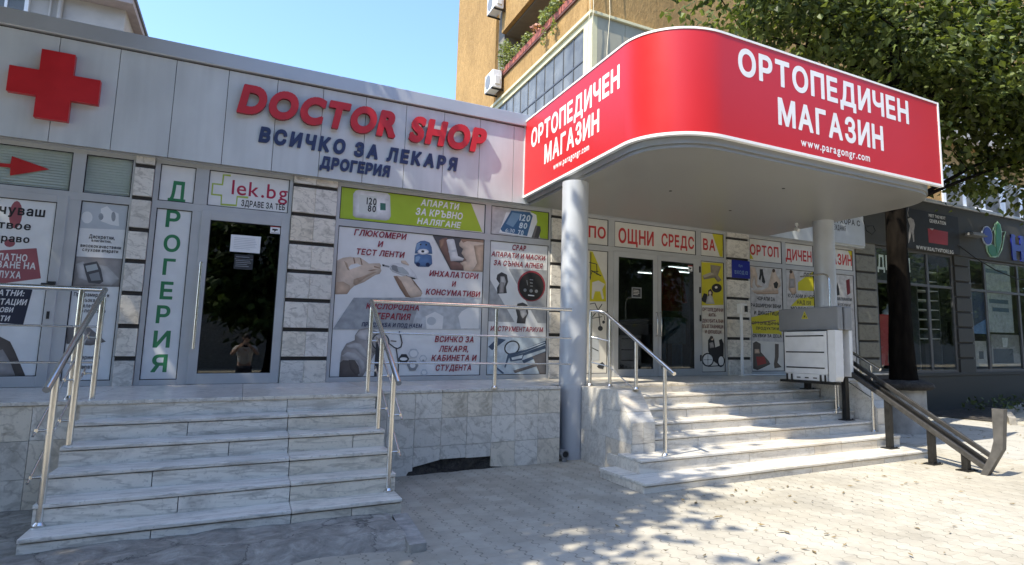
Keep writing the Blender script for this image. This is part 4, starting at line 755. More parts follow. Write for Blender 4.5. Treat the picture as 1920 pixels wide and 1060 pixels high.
def cheek(xa, xb, right):
    ck = MB()
    prof = [(-1.86, 0.0), (-2.70, 0.0), (-3.0, -0.325), (-3.0, -0.80), (-1.86, -0.885)]
    y, z = zip(*prof)
    # clad in slabs: the left face in three courses, the slope and top as caps
    ck.prism([(-1.87, -0.28), (-2.955, -0.28), (-2.985, -0.335), (-2.985, -0.36), (-1.87, -0.30)], xa, xb, 'x') if False else None
    ck.prism([(-1.862, -0.002), (-2.699, -0.002), (-2.90, -0.222), (-1.862, -0.222)], xa, xb, 'x')
    ck.prism([(-1.862, -0.225), (-2.903, -0.225), (-2.996, -0.326), (-2.996, -0.548), (-1.862, -0.505)], xa+0.001, xb-0.001, 'x')
    ck.prism([(-1.862, -0.508), (-2.45, -0.530), (-2.45, -0.885), (-1.862, -0.885)], xa, xb, 'x')
    ck.prism([(-2.453, -0.530), (-2.996, -0.551), (-2.996, -0.80), (-2.453, -0.885)], xa+0.0005, xb-0.0005, 'x')
    ck.box(xa+0.012, (xa+xb)/2-0.001, -3.006, -2.998, -0.548, -0.33); ck.box((xa+xb)/2+0.001, xb-0.012, -3.006, -2.998, -0.548, -0.33)
    ck.box(xa+0.012, (xa+xb)/2-0.001, -3.006, -2.998, -0.784, -0.552); ck.box((xa+xb)/2+0.001, xb-0.012, -3.006, -2.998, -0.784, -0.552)
    return ck.build('cheek_wall', 'marble_warm', rs, 0.003)
cheek(3.645, 3.955, False); cheek(7.66, 7.95, True)

# ---------------------------------------------------------------- handrails
def rail_posts(parent, lst, r=0.021):
    for x, y, z0, z1 in lst:
        b = MB().cyl((x, y, z0), (x, y, z1), r, n=14); b.cyl((x, y, z0), (x, y, z0+0.012), r+0.018, n=16); b.cyl((x, y, z0+0.012), (x, y, z0+0.03), r+0.014, r+0.002, n=16)
        b.build('post', 'steel', parent)
def brackets(parent, lst, dx):
    for x, y, z in lst:
        MB().cyl((x, y, z), (x+dx, y, z), 0.008, n=8).cyl((x+dx*0.93, y, z-0.012), (x+dx*0.93, y, z+0.012), 0.012, n=8).build('bracket', 'steel', parent)
def stair_rail(name, label, x, side, ends):
    t_ = thing(name, label, 'handrail', (x, -2.6, GZ))
    yb, yt = -3.42, -1.95
    P = [(x, -3.25, -0.725, 0.235), (x, -2.65, -0.435, 0.535), (x, -2.00, -0.145, 0.86)]
    rail_posts(t_, P)
    MB().tube([(x, -3.46, 0.165), (x, -1.95, 0.925)] + ends, 0.022, 14).build('top_rail', 'steel', t_)
    dx = 0.075*side
    for k, (a, b) in enumerate([(0.62, 0.655), (0.33, 0.345)]):
        zz = [P[i][3]-0.035-(0.31+0.30*k) for i in range(3)]
        MB().tube([(x+dx, -3.29, zz[0]-0.03), (x+dx, -1.93, zz[2]+0.04)], 0.008, 8).build('middle_rail', 'steel', t_)
        brackets(t_, [(P[i][0], P[i][1], zz[i]) for i in range(3)], dx)
    return t_
hl = stair_rail('handrail', 'steel handrail on the left edge of the grey marble steps, turning along the terrace', -1.08, -1, [(-1.10, -1.93, 0.925), (-6.5, -1.93, 0.925)])
for z in (0.605, 0.305): MB().tube([(-1.10, -1.95, z), (-6.5, -1.95, z)], 0.009, 8).build('middle_rail', 'steel', hl)
rail_posts(hl, [(-1.24, -1.93, 0, 0.92), (-2.9, -1.93, 0, 0.92), (-4.6, -1.93, 0, 0.92)])
hr = stair_rail('handrail', 'steel handrail between the grey marble steps and the left round column', 1.115, 1, [(1.13, -1.93, 0.925), (3.45, -1.93, 0.925)])
for z in (0.60, 0.29): MB().tube([(1.12, -1.93, z), (3.45, -1.93, z-0.02)], 0.009, 8).build('middle_rail', 'steel', hr)
rail_posts(hr, [(2.50, -1.905, 0, 0.92)])
h3 = thing('handrail', 'steel handrail sloping down over the cheek wall left of the broad warm steps', 'handrail', (3.88, -2.4, 0))
MB().tube([(3.72, -1.90, 0.92), (3.86, -1.93, 0.92), (3.885, -2.0, 0.905), (3.885, -3.45, 0.205)], 0.022, 14).build('top_rail', 'steel', h3)
rail_posts(h3, [(3.735, -1.905, 0, 0.91), (3.885, -2.13, 0, 0.82), (3.885, -2.72, 0, 0.54), (3.885, -3.28, -0.645, 0.27)])
MB().tube([(3.735, -1.93, 0.60), (3.885, -2.10, 0.55)], 0.008, 8).build('middle_rail', 'steel', h3)
MB().tube([(3.735, -1.93, 0.29), (3.885, -2.12, 0.24), (3.885, -2.66, 0.01)], 0.008, 8).build('middle_rail', 'steel', h3)
h4 = thing('handrail', 'thin steel handrail right of the broad warm steps, behind the wheelchair lift', 'handrail', (7.6, -2.6, -0.5))
MB().tube([(7.6, -1.75, 0.90), (7.6, -3.13, 0.205)], 0.021, 12).build('top_rail', 'steel', h4)
rail_posts(h4, [(7.6, -2.41, -0.385, 0.56), (7.6, -2.98, -0.645, 0.27), (7.6, -1.85, 0, 0.84)], 0.016)
MB().tube([(7.6, -1.85, 0.40), (7.6, -3.0, -0.20)], 0.008, 8).build('middle_rail', 'steel', h4)

# ================================================================ THE SHOP BUILDING
bd = thing('shop_building', 'single storey grey metal clad shop building with striped marble pillars', 'shop building', (2, 0, 0))
FY = -0.12
fp = MB()
edges = [-8.15] + [-2.003+0.5345*k for k in range(-10, 26)]
edges = [e for e in edges if e < 11.3] + [11.35]
for a, b in zip(edges, edges[1:]): fp.box(a+0.003, b-0.003, FY, FY+0.02, 2.625, 3.815)
fp.build('fascia_panel', 'fascia_panel', bd, 0.002)
MB().box(-8.15, 11.35, FY+0.021, FY+0.05, 2.63, 3.9).build('fascia_backing', 'gasket', bd)
MB().box(-8.2, 11.4, FY-0.045, 0.25, 3.832, 4.02).build('parapet_cap', 'fascia_cap', bd, 0.008)
MB().box(-8.15, 11.35, FY+0.051, 0.08, 2.615, 2.63).build('fascia_underside', 'fascia_cap', bd)
MB().box(-8.1, 11.7, 0.26, 9.0, 3.6, 3.80).build('roof', 'roofing', bd)
MB().box(-8.1, 11.7, 5.4, 5.6, 0, 3.6).box(-8.1, -7.9, 0.1, 5.4, 0, 3.6).box(-1.15, -1.05, 0.1, 5.4, 0, 3.6).box(0.9, 1.0, 0.1, 5.4, 0, 3.6).box(4.4, 4.5, 0.1, 5.4, 0, 3.6).box(9.9, 10.0, 0.1, 5.4, 0, 3.6).build('wall', 'interior', bd)
MB().box(-8.1, 11.7, 0.1, 5.4, 2.85, 2.9).build('ceiling', 'interior', bd)
MB().box(-8.1, 11.7, 0.101, 5.4, -0.02, 0.001).build('floor', 'interior_floor', bd)
BANDS = [0.30, 0.66, 1.03, 1.395, 1.76, 2.13, 2.51]
random.seed(5)
def pillar(x0, x1, split, z0=0.0, z1=2.62, yf=-0.035, mat='marble_block', parent=bd, bands=BANDS, rec='recess'):
    b = MB(); prev = z0
    for z in bands + [z1 + 0.025]:
        za, zb = prev, z-0.025
        if zb-za > 0.02:
            if split: b.box(x0, (x0+x1)/2-0.001, yf, 0.03, za, zb); b.box((x0+x1)/2+0.001, x1, yf, 0.03, za, zb)
            else: b.box(x0, x1, yf, 0.03, za, zb)
        prev = z+0.025
    p_ = b.build('marble_pillar', mat, parent, 0.003)
    MB().box(x0+0.004, x1-0.004, 0.005, 0.029, z0, z1).build('pillar_band', rec, p_)
pillar(-1.235, -1.055, False); pillar(0.405, 0.925, True); pillar(4.05, 4.56, False); pillar(7.61, 8.145, False); pillar(11.175, 11.8, False, -0.02, 2.9, mat='marble_block_shade')
def frame(x0, x1, cols, doors=(), lower=(0.06, 2.04), upper=(2.13, 2.57), name='window_frame', mat='frame_metal', yb=0.0, parent=bd, zb=0.0, zt=2.62):
    """aluminium bay: rails run through, mullions butt between them; a black rubber line round every opening"""
    b = MB(); y0, y1 = yb, yb+0.07
    b.box(x0, x1, y0, y1, upper[1], zt); b.box(x0, x1, y0, y1, lower[1], upper[0])
    for za, zc, skip in ((zb, lower[1], True), (upper[0], upper[1], False)):
        prev = x0
        for a, c in cols + [(x1, None)]:
            if a - prev > 0.004: b.box(prev, a, y0, y1, za, zc)
            prev = c
    for i, (a, c) in enumerate(cols):
        if i not in doors: b.box(a, c, y0, y1, zb, lower[0])
    fr = b.build(name, mat, parent, 0.003)
    g = MB()
    for i, (a, c) in enumerate(cols):
        for za, zc, d in ((lower[0], lower[1], True), (upper[0], upper[1], False)):
            if d and i in doors: continue
            e = 0.009
            g.box(a, c, y0+0.006, y0+0.02, za, za+e); g.box(a, c, y0+0.006, y0+0.02, zc-e, zc)
            g.box(a, a+e, y0+0.006, y0+0.02, za+e, zc-e); g.box(c-e, c, y0+0.006, y0+0.02, za+e, zc-e)
    if g.v: g.build('gasket', 'gasket', fr)
    return fr
fa = frame(-4.6, -1.24, [(-4.5, -3.35), (-3.25, -1.80), (-1.685, -1.26)], (1,))
fb = frame(-1.05, 0.40, [(-1.0, -0.65), (-0.515, 0.36)], (1,))
fc = frame(0.93, 4.045, [(0.97, 2.975), (3.065, 4.012)])
fd = frame(4.565, 7.605, [(4.64, 5.09), (5.21, 6.91), (7.02, 7.555)], (1,))
fe = frame(8.15, 11.17, [(8.19, 9.03), (9.125, 9.91), (10.0, 11.11)])
def door(x0, x1, z1, gx0, gx1, gz0, gz1, label, y=-0.012):
    b = MB(); y1 = y+0.05
    b.box(x0, gx0, y, y1, 0.004, z1); b.box(gx1, x1, y, y1, 0.004, z1); b.box(gx0, gx1, y, y1, 0.004, gz0); b.box(gx0, gx1, y, y1, gz1, z1)
    d = b.build('door', 'frame_metal', bd, 0.003)
    if label: d['label'] = label
    MB().box(gx0, gx1, y+0.018, y+0.026, gz0, gz1).build('glass', 'door_glass', d)
    g = MB(); e = 0.008
    g.box(gx0, gx0+e, y+0.006, y+0.017, gz0, gz1); g.box(gx1-e, gx1, y+0.006, y+0.017, gz0, gz1); g.box(gx0+e, gx1-e, y+0.006, y+0.017, gz0, gz0+e); g.box(gx0+e, gx1-e, y+0.006, y+0.017, gz1-e, gz1)
    g.build('gasket', 'gasket', d)
    return d
d1 = door(-0.555, 0.39, 2.07, -0.46, 0.298, 0.125, 1.955, 'single glazed door with a tall steel bar handle')
MB().tube([(-0.512, -0.014, 1.30), (-0.512, -0.065, 1.30)], 0.008, 8).tube([(-0.512, -0.014, 0.55), (-0.512, -0.065, 0.55)], 0.008, 8).cyl((-0.512, -0.065, 0.41), (-0.512, -0.065, 1.43), 0.016, n=14).build('handle', 'steel', d1)
d2 = door(5.195, 6.066, 2.06, 5.285, 5.975, 0.125, 1.97, 'left leaf of the glazed double door')
d3 = door(6.072, 6.96, 2.06, 6.14, 6.842, 0.125, 1.97, 'right leaf of the glazed double door')
for d, x, s in ((d2, 6.03, -1), (d3, 6.11, 1)):
    MB().tube([(x, -0.012, 1.07), (x, -0.06, 1.065), (x, -0.06, 0.68), (x, -0.012, 0.675)], 0.011, 10).build('handle', 'steel', d)
d0 = door(-3.24, -1.795, 2.07, -3.14, -1.885, 0.115, 1.99, 'wide left door covered by a hearing poster')
MB().box(-1.875, -1.815, -0.05, -0.013, 1.06, 1.12).cyl((-1.83, -0.035, 1.09), (-1.93, -0.035, 1.09), 0.011, n=8).build('handle', 'black_rubber', d0)
MB().box(-1.86, -1.835, -0.017, -0.0125, 0.72, 0.80).build('lock', 'black_rubber', d0)
hg = MB()
for z in (0.25, 0.95, 1.45, 1.82): hg.box(6.972, 6.995, -0.02, -0.001, z, z+0.11)
hg.build('hinge', 'gasket', fd)
for (x, z) in ((0.402, 1.86), (0.402, 1.35), (0.402, 0.2)): pass
# blinds behind the two small upper windows on the left
for (a, c, par) in ((-3.25, -1.80, fa), (-1.685, -1.26, fa)):
    s = MB()
    for k in range(14): s.prism([(0.034, 2.134+k*0.031), (0.047, 2.158+k*0.031), (0.0485, 2.158+k*0.031), (0.0355, 2.134+k*0.031)], a, c, 'x')
    s.box(a, c, 0.060, 0.066, 2.13, 2.57)
    s.build('blind', 'blind', par)
    MB().box(a, c, 0.024, 0.030, 2.13, 2.57).build('pane', 'window_glass', par)

# ---------------------------------------------------------------- posters and sign boards in the bays
def poster(key, label, x0, x1, z0, z1, bg='paper', cat='poster', name='window_poster', yf=0.016, shear=0.2, lift=0.00016, group=None, back=None):
    t_ = thing(name, label, cat, ((x0+x1)/2, yf, z0), group)
    MB().box(x0, x1, yf, yf+0.006 if back is None else back, z0, z1).build('sheet', [bg], t_) if bg in M else MB().box(x0, x1, yf, yf+0.006 if back is None else back, z0, z1).build('sheet', [ink(bg).name], t_)
    y = yf - 0.0006
    if key in ART:
        b = MB(); mats = []; b.tone = []
        for col, pts in ART[key]:
            soft = col[:2] in ('sk', 'ph') or col in ('blue', 'tan', 'dark2', 'screen', 'white') and len(pts) > 7
            n = (photo_ink(col) if soft else ink(col)).name
            if n not in mats: mats.append(n)
            q = [(min(max(px/100, x0+0.002), x1-0.002), min(max(pz/100, z0+0.002), z1-0.002)) for px, pz in pts]
            ar = sum(q[i][0]*q[(i+1)%len(q)][1]-q[(i+1)%len(q)][0]*q[i][1] for i in range(len(q)))
            if ar < 0: q = q[::-1]
            extra = []
            if soft:
                xs, zs = [p[0] for p in q], [p[1] for p in q]
                st = max(0.012, min(max(xs)-min(xs), max(zs)-min(zs))/9)
                extra = [(min(xs)+st*(i+0.5*(j % 2)), min(zs)+st*j) for i in range(1, int((max(xs)-min(xs))/st)+1) for j in range(1, int((max(zs)-min(zs))/st)+1)]
            ov, _, of, _, _, _ = geometry.delaunay_2d_cdt([Vector(p) for p in q+extra], [], [list(range(len(q)))], 1, 1e-6)
            def edge(p):
                best = (9, 0)
                for i in range(len(q)):
                    a_, c_ = Vector(q[i]), Vector(q[(i+1) % len(q)]); d_ = c_-a_
                    if d_.length < 1e-9: continue
                    u = max(0, min(1, (p-a_).dot(d_)/d_.length_squared)); dd = (p-a_-d_*u).length
                    if dd < best[0]: best = (dd, d_.normalized().x - 0.35*d_.normalized().y)
                return best
            es = [edge(Vector(p)) for p in ov] if soft else [(1, 0)]*len(ov)
            mx_ = max([e_[0] for e_ in es] + [0.004])
            b.tone += [(0.62+0.50*min(1, e_[0]/mx_)**0.7 - 0.16*e_[1]*max(0, 1-2*e_[0]/mx_)) if soft else 1.0 for e_ in es]
            b.add([(p[0], y, p[1]) for p in ov], of, mats.index(n)); y -= lift
        b.build('picture', mats, t_)
    if key in TXT:
        by = {}
        for s, a, c, z, h, col, it, bold in TXT[key]: by.setdefault(col, []).append((s, a, c, z, h, it, bold))
        for col, L in by.items():
            y -= lift
            for s, a, c, z, h, it, bold in L:
                b = MB(); text(b, s, a/100, c/100, h/100, lambda u, v_, d, z=z: (u, y-d, z/100+v_), 0.042 if bold else 0.012, shear if it else 0.0)
                b.build('lettering', ink(col).name, t_)
    return t_
poster('glucometer', 'large white poster of a glucose meter, inhaler and stethoscope in the wide window', 0.972, 2.973, 0.062, 2.037)
poster('green', 'lime green sign with a white blood pressure meter reading 120 and 80', 0.972, 2.973, 2.132, 2.568, 'paper2', 'sign', 'window_sign')
poster('pressure', 'small sign showing a blue blood pressure display on a lime corner', 3.067, 4.010, 2.132, 2.568, 'ph1', 'sign', 'window_sign')
poster('cpap', 'tall poster of sleep apnea devices above dental instruments', 3.067, 4.010, 0.062, 2.037)
poster('vertical', 'tall narrow white sign with green letters running down beside the single glazed door', -0.998, -0.652, 0.062, 2.037, 'paper', 'sign', 'window_sign')
poster('vertical_top', 'small white sign with one green letter above the tall narrow sign', -0.998, -0.652, 2.132, 2.568, 'paper', 'sign', 'window_sign')
poster('lek', 'white sign with a green cross outline and red web name over the single door', -0.513, 0.358, 2.132, 2.568, 'paper', 'sign', 'window_sign')
poster('hearing', 'hearing test poster with a rose exclamation mark on the leftmost door', -3.14, -1.886, 0.118, 1.988, 'paper', yf=0.004)
poster('devices', 'narrow poster stacked with hearing device photographs right of the leftmost door', -1.683, -1.262, 0.062, 2.037)
ar = MB().add([(p[0]/100, 0.0225, p[1]/100) for p in ART['arrow'][0][1]], [tuple(range(len(ART['arrow'][0][1])))])
tag(ar.build('arrow_sticker', ink('red2').name), 'red arrow sticker pointing right on the window blind over the leftmost door', 'sticker')
poster('pomo', 'white sign with two red letters right beside the left round column', 4.642, 5.088, 2.132, 2.568, 'paper2', 'sign', 'window_sign')
poster('osht', 'long white sign with red letters directly above the double doors', 5.212, 6.908, 2.132, 2.568, 'paper2', 'sign', 'window_sign')
poster('sva', 'short white sign with two red letters and a yellow corner right of the double doors', 7.022, 7.553, 2.132, 2.568, 'paper2', 'sign', 'window_sign')
poster('walker', 'narrow yellow and white poster of walking frames left of the double doors', 4.642, 5.088, 0.062, 2.037, 'paper2')
poster('pillow', 'narrow yellow topped poster of cushions and a wheelchair right of the double doors', 7.022, 7.553, 0.062, 2.037, 'paper2')
poster('ortop', 'white sign with five red letters just right of the blue plaque pillar', 8.192, 9.028, 2.132, 2.568, 'paper2', 'sign', 'window_sign')
poster('dich', 'white sign with red letters left of the second round column', 9.127, 9.908, 2.132, 2.568, 'paper2', 'sign', 'window_sign')
poster('azin', 'white sign with red letters right of the second round column', 10.002, 11.108, 2.132, 2.568, 'paper2', 'sign', 'window_sign')
poster('stockings', 'poster of bare legs, black stockings and yellow patches behind the control post', 8.192, 9.028, 0.062, 2.037, 'ph1')
poster('corset', 'poster of a person in a body corset half hidden by the stair lift', 9.127, 9.908, 0.062, 2.037, 'ph1')
poster('shoes', 'grey poster of shoes and bags in the last window before the dark shop', 10.002, 11.108, 0.062, 2.037, 'ph1')
# small things stuck on the doors
def notice(name, label, x0, x1, z0, z1, bg, lines, yf=-0.0005, col='ink'):
    t_ = thing(name, label, 'notice', ((x0+x1)/2, yf, z0))
    MB().box(x0, x1, yf, yf+0.003, z0, z1).build('sheet', ink(bg).name, t_)
    b = MB()
    for s, a, c, z, h in lines:
        text(b, s, x0+a*(x1-x0), x0+c*(x1-x0), h, lambda u, v_, d, z=z: (u, yf-0.0006-d, z0+z*(z1-z0)+v_), 0.02)
    if b.v: b.build('lettering', ink(col).name, t_)
    return t_
def dashes(b, x0, x1, z0, z1, n, y, h):
    for k in range(n):
        z = z1-(k+1)*(z1-z0)/(n+1)
        b.box(x0, x0+(x1-x0)*random.uniform(0.7, 1), y, y+0.0004, z, z+h)
n1 = thing('paper_notice', 'white printed sheet stuck on the single glazed door', 'notice', (-0.07, 0, 1.59))
MB().box(-0.235, 0.085, 0.0015, 0.004, 1.59, 1.80).build('sheet', ink('white').name, n1)
b = MB(); dashes(b, -0.20, 0.05, 1.61, 1.78, 7, 0.0008, 0.006); b.build('lettering', ink('grey2').name, n1)
n2 = thing('door_sticker', 'black opening hours sticker under the white sheet on the single door', 'sticker', (-0.08, 0, 1.38))
MB().box(-0.18, 0.02, 0.0015, 0.004, 1.38, 1.56).build('sheet', ink('dark').name, n2)
b = MB(); dashes(b, -0.165, 0.005, 1.39, 1.55, 6, 0.0008, 0.008); b.box(-0.175, 0.015, 0.0008, 0.0012, 1.50, 1.512); b.build('lettering', ink('grey').name, n2)
def cam_sticker(label, x0, x1, z0, z1):
    t_ = thing('camera_sticker', label, 'sticker', ((x0+x1)/2, 0, z0))
    MB().box(x0, x1, 0.0015, 0.004, z0, z1).build('sheet', ink('white').name, t_)
    w_, h_ = x1-x0, z1-z0
    b = MB(); b.box(x0+0.2*w_, x0+0.75*w_, 0.0007, 0.0014, z0+0.42*h_, z0+0.62*h_); b.prism([(x0+0.4*w_, z0+0.42*h_), (x0+0.6*w_, z0+0.42*h_), (x0+0.42*w_, z0+0.22*h_)], 0.0007, 0.0014, 'y')
    b.box(x0+0.1*w_, x0+0.9*w_, 0.0007, 0.0014, z0+0.08*h_, z0+0.13*h_)
    b.build('symbol', ink('black').name, t_)
    MB().box(x0, x1, 0.0006, 0.0014, z0+0.84*h_, z1).build('stripe', ink('red2').name, t_)
cam_sticker('camera surveillance sticker in the corner of the single door', 0.18, 0.29, 1.855, 1.952)
cam_sticker('camera surveillance sticker high on the right leaf of the double doors', 6.73, 6.825, 1.83, 1.935)
n3 = thing('paper_notice', 'small framed notice on the left leaf of the double doors', 'notice', (5.65, 0, 1.33))
MB().box(5.55, 5.745, 0.0015, 0.004, 1.30, 1.48).build('sheet', ink('grey').name, n3)
b = MB().box(5.57, 5.725, 0.0008, 0.0013, 1.32, 1.46); b.build('border', ink('dark').name, n3)
b = MB(); dashes(b, 5.58, 5.715, 1.33, 1.45, 4, 0.0002, 0.008); b.build('lettering', ink('paper2').name, n3)
# blue plaque on the pillar
pq = thing('street_plaque', 'blue enamel street plaque on the striped pillar right of the double doors', 'plaque', (7.92, -0.05, 1.77))
MB().box(7.70, 8.14, -0.052, -0.038, 1.775, 2.105).build('plate', ink('blue3').name, pq, 0.004)
b = MB(); text(b, 'бул.', 7.86, 7.96, 0.045, lambda u, v_, d: (u, -0.0526-d, 1.985+v_), 0.02); text(b, 'КНЯЖЕВСКА 12', 7.74, 8.10, 0.05, lambda u, v_, d: (u, -0.0526-d, 1.865+v_), 0.03) if False else text(b, 'ВХОД 12', 7.76, 8.08, 0.06, lambda u, v_, d: (u, -0.0526-d, 1.85+v_), 0.03)
b.build('lettering', ink('blue2').name, pq)

# ---------------------------------------------------------------- raised lettering and the cross on the fascia
def letter_sign(name, label, s, x0, x1, z, h, depth, bold, shear, face, side, stand, gap, y=FY, group=None):
    t_ = thing(name, label, 'sign', ((x0+x1)/2, y, z), group)
    lay, x = [], 0.0
    for ch in s:
        if ch == ' ': x += 0.55; continue
        g = glyph(ch, bold); lay.append((ch, x)); x += g[3] + gap
    k = (x1-x0)/(x-gap+shear*0.9)
    for ch, gx in lay:
        ov, tr, ed, _ = glyph(ch, bold)
        pts = [(x0+k*(gx+p[0]+shear*p[1]), z+h*p[1]) for p in ov]; n = len(pts)
        yf, yb = y-stand-depth, y-stand
        b = MB(); vs = [(u, yf, v_) for u, v_ in pts] + [(u, yb, v_) for u, v_ in pts]
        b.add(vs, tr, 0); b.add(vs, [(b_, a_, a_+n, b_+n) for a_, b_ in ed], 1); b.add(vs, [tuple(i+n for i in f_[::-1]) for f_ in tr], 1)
        xc = sum(p[0] for p in pts)/n
        if stand:
            f_ = max(tr, key=lambda q: abs((Vector(pts[q[1]])-Vector(pts[q[0]])).cross(Vector(pts[q[2]])-Vector(pts[q[0]]))))
            uc, vc = sum(pts[i][0] for i in f_)/3, sum(pts[i][1] for i in f_)/3
            b.box(uc-0.006, uc+0.006, yb, y, vc-0.006, vc+0.006, 1)
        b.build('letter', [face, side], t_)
    return t_
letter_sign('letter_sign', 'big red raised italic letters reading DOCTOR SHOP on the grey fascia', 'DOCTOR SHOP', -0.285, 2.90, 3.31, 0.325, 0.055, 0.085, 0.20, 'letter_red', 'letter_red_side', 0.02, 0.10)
letter_sign('letter_sign', 'dark blue spaced letters in one line below the big red lettering', 'ВСИЧКО ЗА ЛЕКАРЯ', -0.03, 2.485, 2.98, 0.168, 0.02, 0.085, 0.13, 'letter_navy', 'letter_navy', 0.0, 0.30)
letter_sign('letter_sign', 'short dark blue word on the lowest line of the grey fascia', 'ДРОГЕРИЯ', 0.68, 1.56, 2.755, 0.135, 0.02, 0.085, 0.13, 'letter_navy', 'letter_navy', 0.0, 0.13)
cx, cz, a, L = -1.985, 3.235, 0.142, 0.382
cr = [(cx-a, cz+L), (cx+a, cz+L), (cx+a, cz+a), (cx+L, cz+a), (cx+L, cz-a), (cx+a, cz-a), (cx+a, cz-L), (cx-a, cz-L), (cx-a, cz-a), (cx-L, cz-a), (cx-L, cz+a), (cx-a, cz+a)]
ct = thing('cross_sign', 'large red raised pharmacy cross at the left end of the fascia', 'sign', (cx, FY, cz-L))
MB().prism(cr, -0.205, -0.135, 'y').build('cross_body', 'letter_red', ct, 0.006)
MB().box(cx-0.05, cx+0.05, -0.135, FY, cz-0.3, cz+0.3).build('bracket', 'letter_red_side', ct)

# ================================================================ THE RED CANOPY
cn = thing('canopy', 'big red rounded entrance canopy with white lettering on two round columns', 'canopy', (5.9, -1.7, GZ))
core = [(3.575, -0.14)] + [(x, y) for x, y in arc(4.345, -2.97, 0.77, 180, 270, 14)] + [(x, y) for x, y in arc(7.73, -2.97, 0.77, 270, 360, 14)] + [(8.50, -0.14)]
MB().prism(core, 2.64, 3.80, 'z', 0, True).build('body', 'soffit', cn)
inner = [(3.60, -0.145)] + arc(4.345, -2.97, 0.745, 180, 270, 14) + arc(7.73, -2.97, 0.745, 270, 360, 14) + [(8.475, -0.145)]
MB().prism(inner, 2.600, 2.639, 'z', 0, True).build('soffit_panel', 'soffit', cn)
def shell(off, z0, z1, thick, x_end=8.2):
    P = [(3.524+off, -0.135)] + arc(4.324+off*0, -2.99, 0.80-off, 180, 270, 22) + [(x_end, -3.79+off)]
    Q = [(3.524+off+thick, -0.135)] + arc(4.324, -2.99, 0.80-off-thick, 180, 270, 22) + [(x_end, -3.79+off+thick)]
    n = len(P); b = MB()
    vs = [(x, y, z0) for x, y in P] + [(x, y, z1) for x, y in P] + [(x, y, z0) for x, y in Q] + [(x, y, z1) for x, y in Q]
    for i in range(n-1):
        b.add([vs[i], vs[i+1], vs[n+i+1], vs[n+i]], [(0, 1, 2, 3)], 0, True)
    # weld the outer strip so it shades as one curve
    b = MB(); o = 0
    b.add(vs, [(i, i+1, n+i+1, n+i) for i in range(n-1)], 0, True)
    b.add(vs, [(2*n+i+1, 2*n+i, 3*n+i, 3*n+i+1) for i in range(n-1)], 0, True)
    b.add(vs, [(n+i, n+i+1, 3*n+i+1, 3*n+i) for i in range(n-1)] + [(i+1, i, 2*n+i, 2*n+i+1) for i in range(n-1)] + [(0, n, 3*n, 2*n), (n-1, 3*n-1, 4*n-1, 2*n-1)], 0)
    return b
shell(0, 2.745, 3.900, 0.045).build('sign_band', 'sign_red', cn)
tm = shell(-0.008, 2.713, 2.7445, 0.055)
tm2 = shell(-0.008, 3.9005, 3.925, 0.055)
o_ = len(tm.v); tm.v += tm2.v; tm.f += [[i+o_ for i in q] for q in tm2.f]; tm.m += tm2.m; tm.s += tm2.s
tm.box(3.512, 3.565, -0.1345, -0.105, 2.713, 3.925); tm.box(8.2005, 8.228, -3.80, -3.735, 2.713, 3.925)
tm.build('white_trim', 'trim_white', cn)
def pl(u, v_, d): return (3.5225-d, -u, v_)
text(MB(), 'ОРТОПЕДИЧЕН', 0.365, 2.92, 0.255, lambda u, v_, d: pl(u, 3.435+v_, d), 0.05).build('lettering', 'trim_white', cn)
text(MB(), 'МАГАЗИН', 0.86, 2.45, 0.255, lambda u, v_, d: pl(u, 3.06+v_, d), 0.05).build('lettering', 'trim_white', cn)
text(MB(), 'www.paragongr.com', 1.17, 2.20, 0.085, lambda u, v_, d: pl(u, 2.893+v_, d), 0.03).build('lettering', 'trim_white', cn)
text(MB(), 'ОРТОПЕДИЧЕН', 4.53, 7.545, 0.285, lambda u, v_, d: (u, -3.7915-d, 3.495+v_), 0.05).build('lettering', 'trim_white', cn)
text(MB(), 'МАГАЗИН', 5.12, 6.985, 0.29, lambda u, v_, d: (u, -3.7915-d, 3.03+v_), 0.05).build('lettering', 'trim_white', cn)
text(MB(), 'www.paragongr.com', 5.475, 6.70, 0.095, lambda u, v_, d: (u, -3.7915-d, 2.83+v_), 0.03).build('lettering', 'trim_white', cn)
for x in (3.61, 8.27):
    c_ = MB().cyl((x, -1.68, GZ-0.05), (x, -1.68, 2.60), 0.172, n=40)
    c_ = c_.build('column', 'column_paint', cn)
    MB().cyl((x, -1.68, 0.01), (x, -1.68, 0.018), 0.1735, n=40).build('seam_ring', 'frame_metal', c_)
for x, y in ((4.9, -2.0), (6.4, -1.5), (6.1, -2.9)): MB().cyl((x, y, 2.596), (x, y, 2.5995), 0.022, n=14).build('screw_cap', 'gasket', cn)
pp = MB().cyl((3.40, -1.93, -0.79), (3.40, -1.80, -0.79), 0.05, n=18).cyl((3.40, -1.935, -0.79), (3.40, -1.9305, -0.79), 0.036, n=18, mi=1).cyl((3.40, -1.90, -0.88), (3.40, -1.90, -0.80), 0.032, n=14)
tag(pp.build('drain_pipe', ['lift_grey', 'gasket']), 'short capped drain pipe at the foot of the left round column', 'drain pipe')
sc_ = thing('security_camera', 'small white camera under the canopy beside the second column', 'camera', (8.0, -1.35, 2.5))
MB().cyl((8.0, -1.35, 2.56), (8.0, -1.35, 2.60), 0.03, n=12).cyl((8.0, -1.35, 2.50), (8.0, -1.35, 2.56), 0.012, n=8).build('bracket', 'pvc_white', sc_)
MB().cyl((8.02, -1.30, 2.51), (7.96, -1.43, 2.46), 0.028, n=12).build('housing', 'pvc_white', sc_)
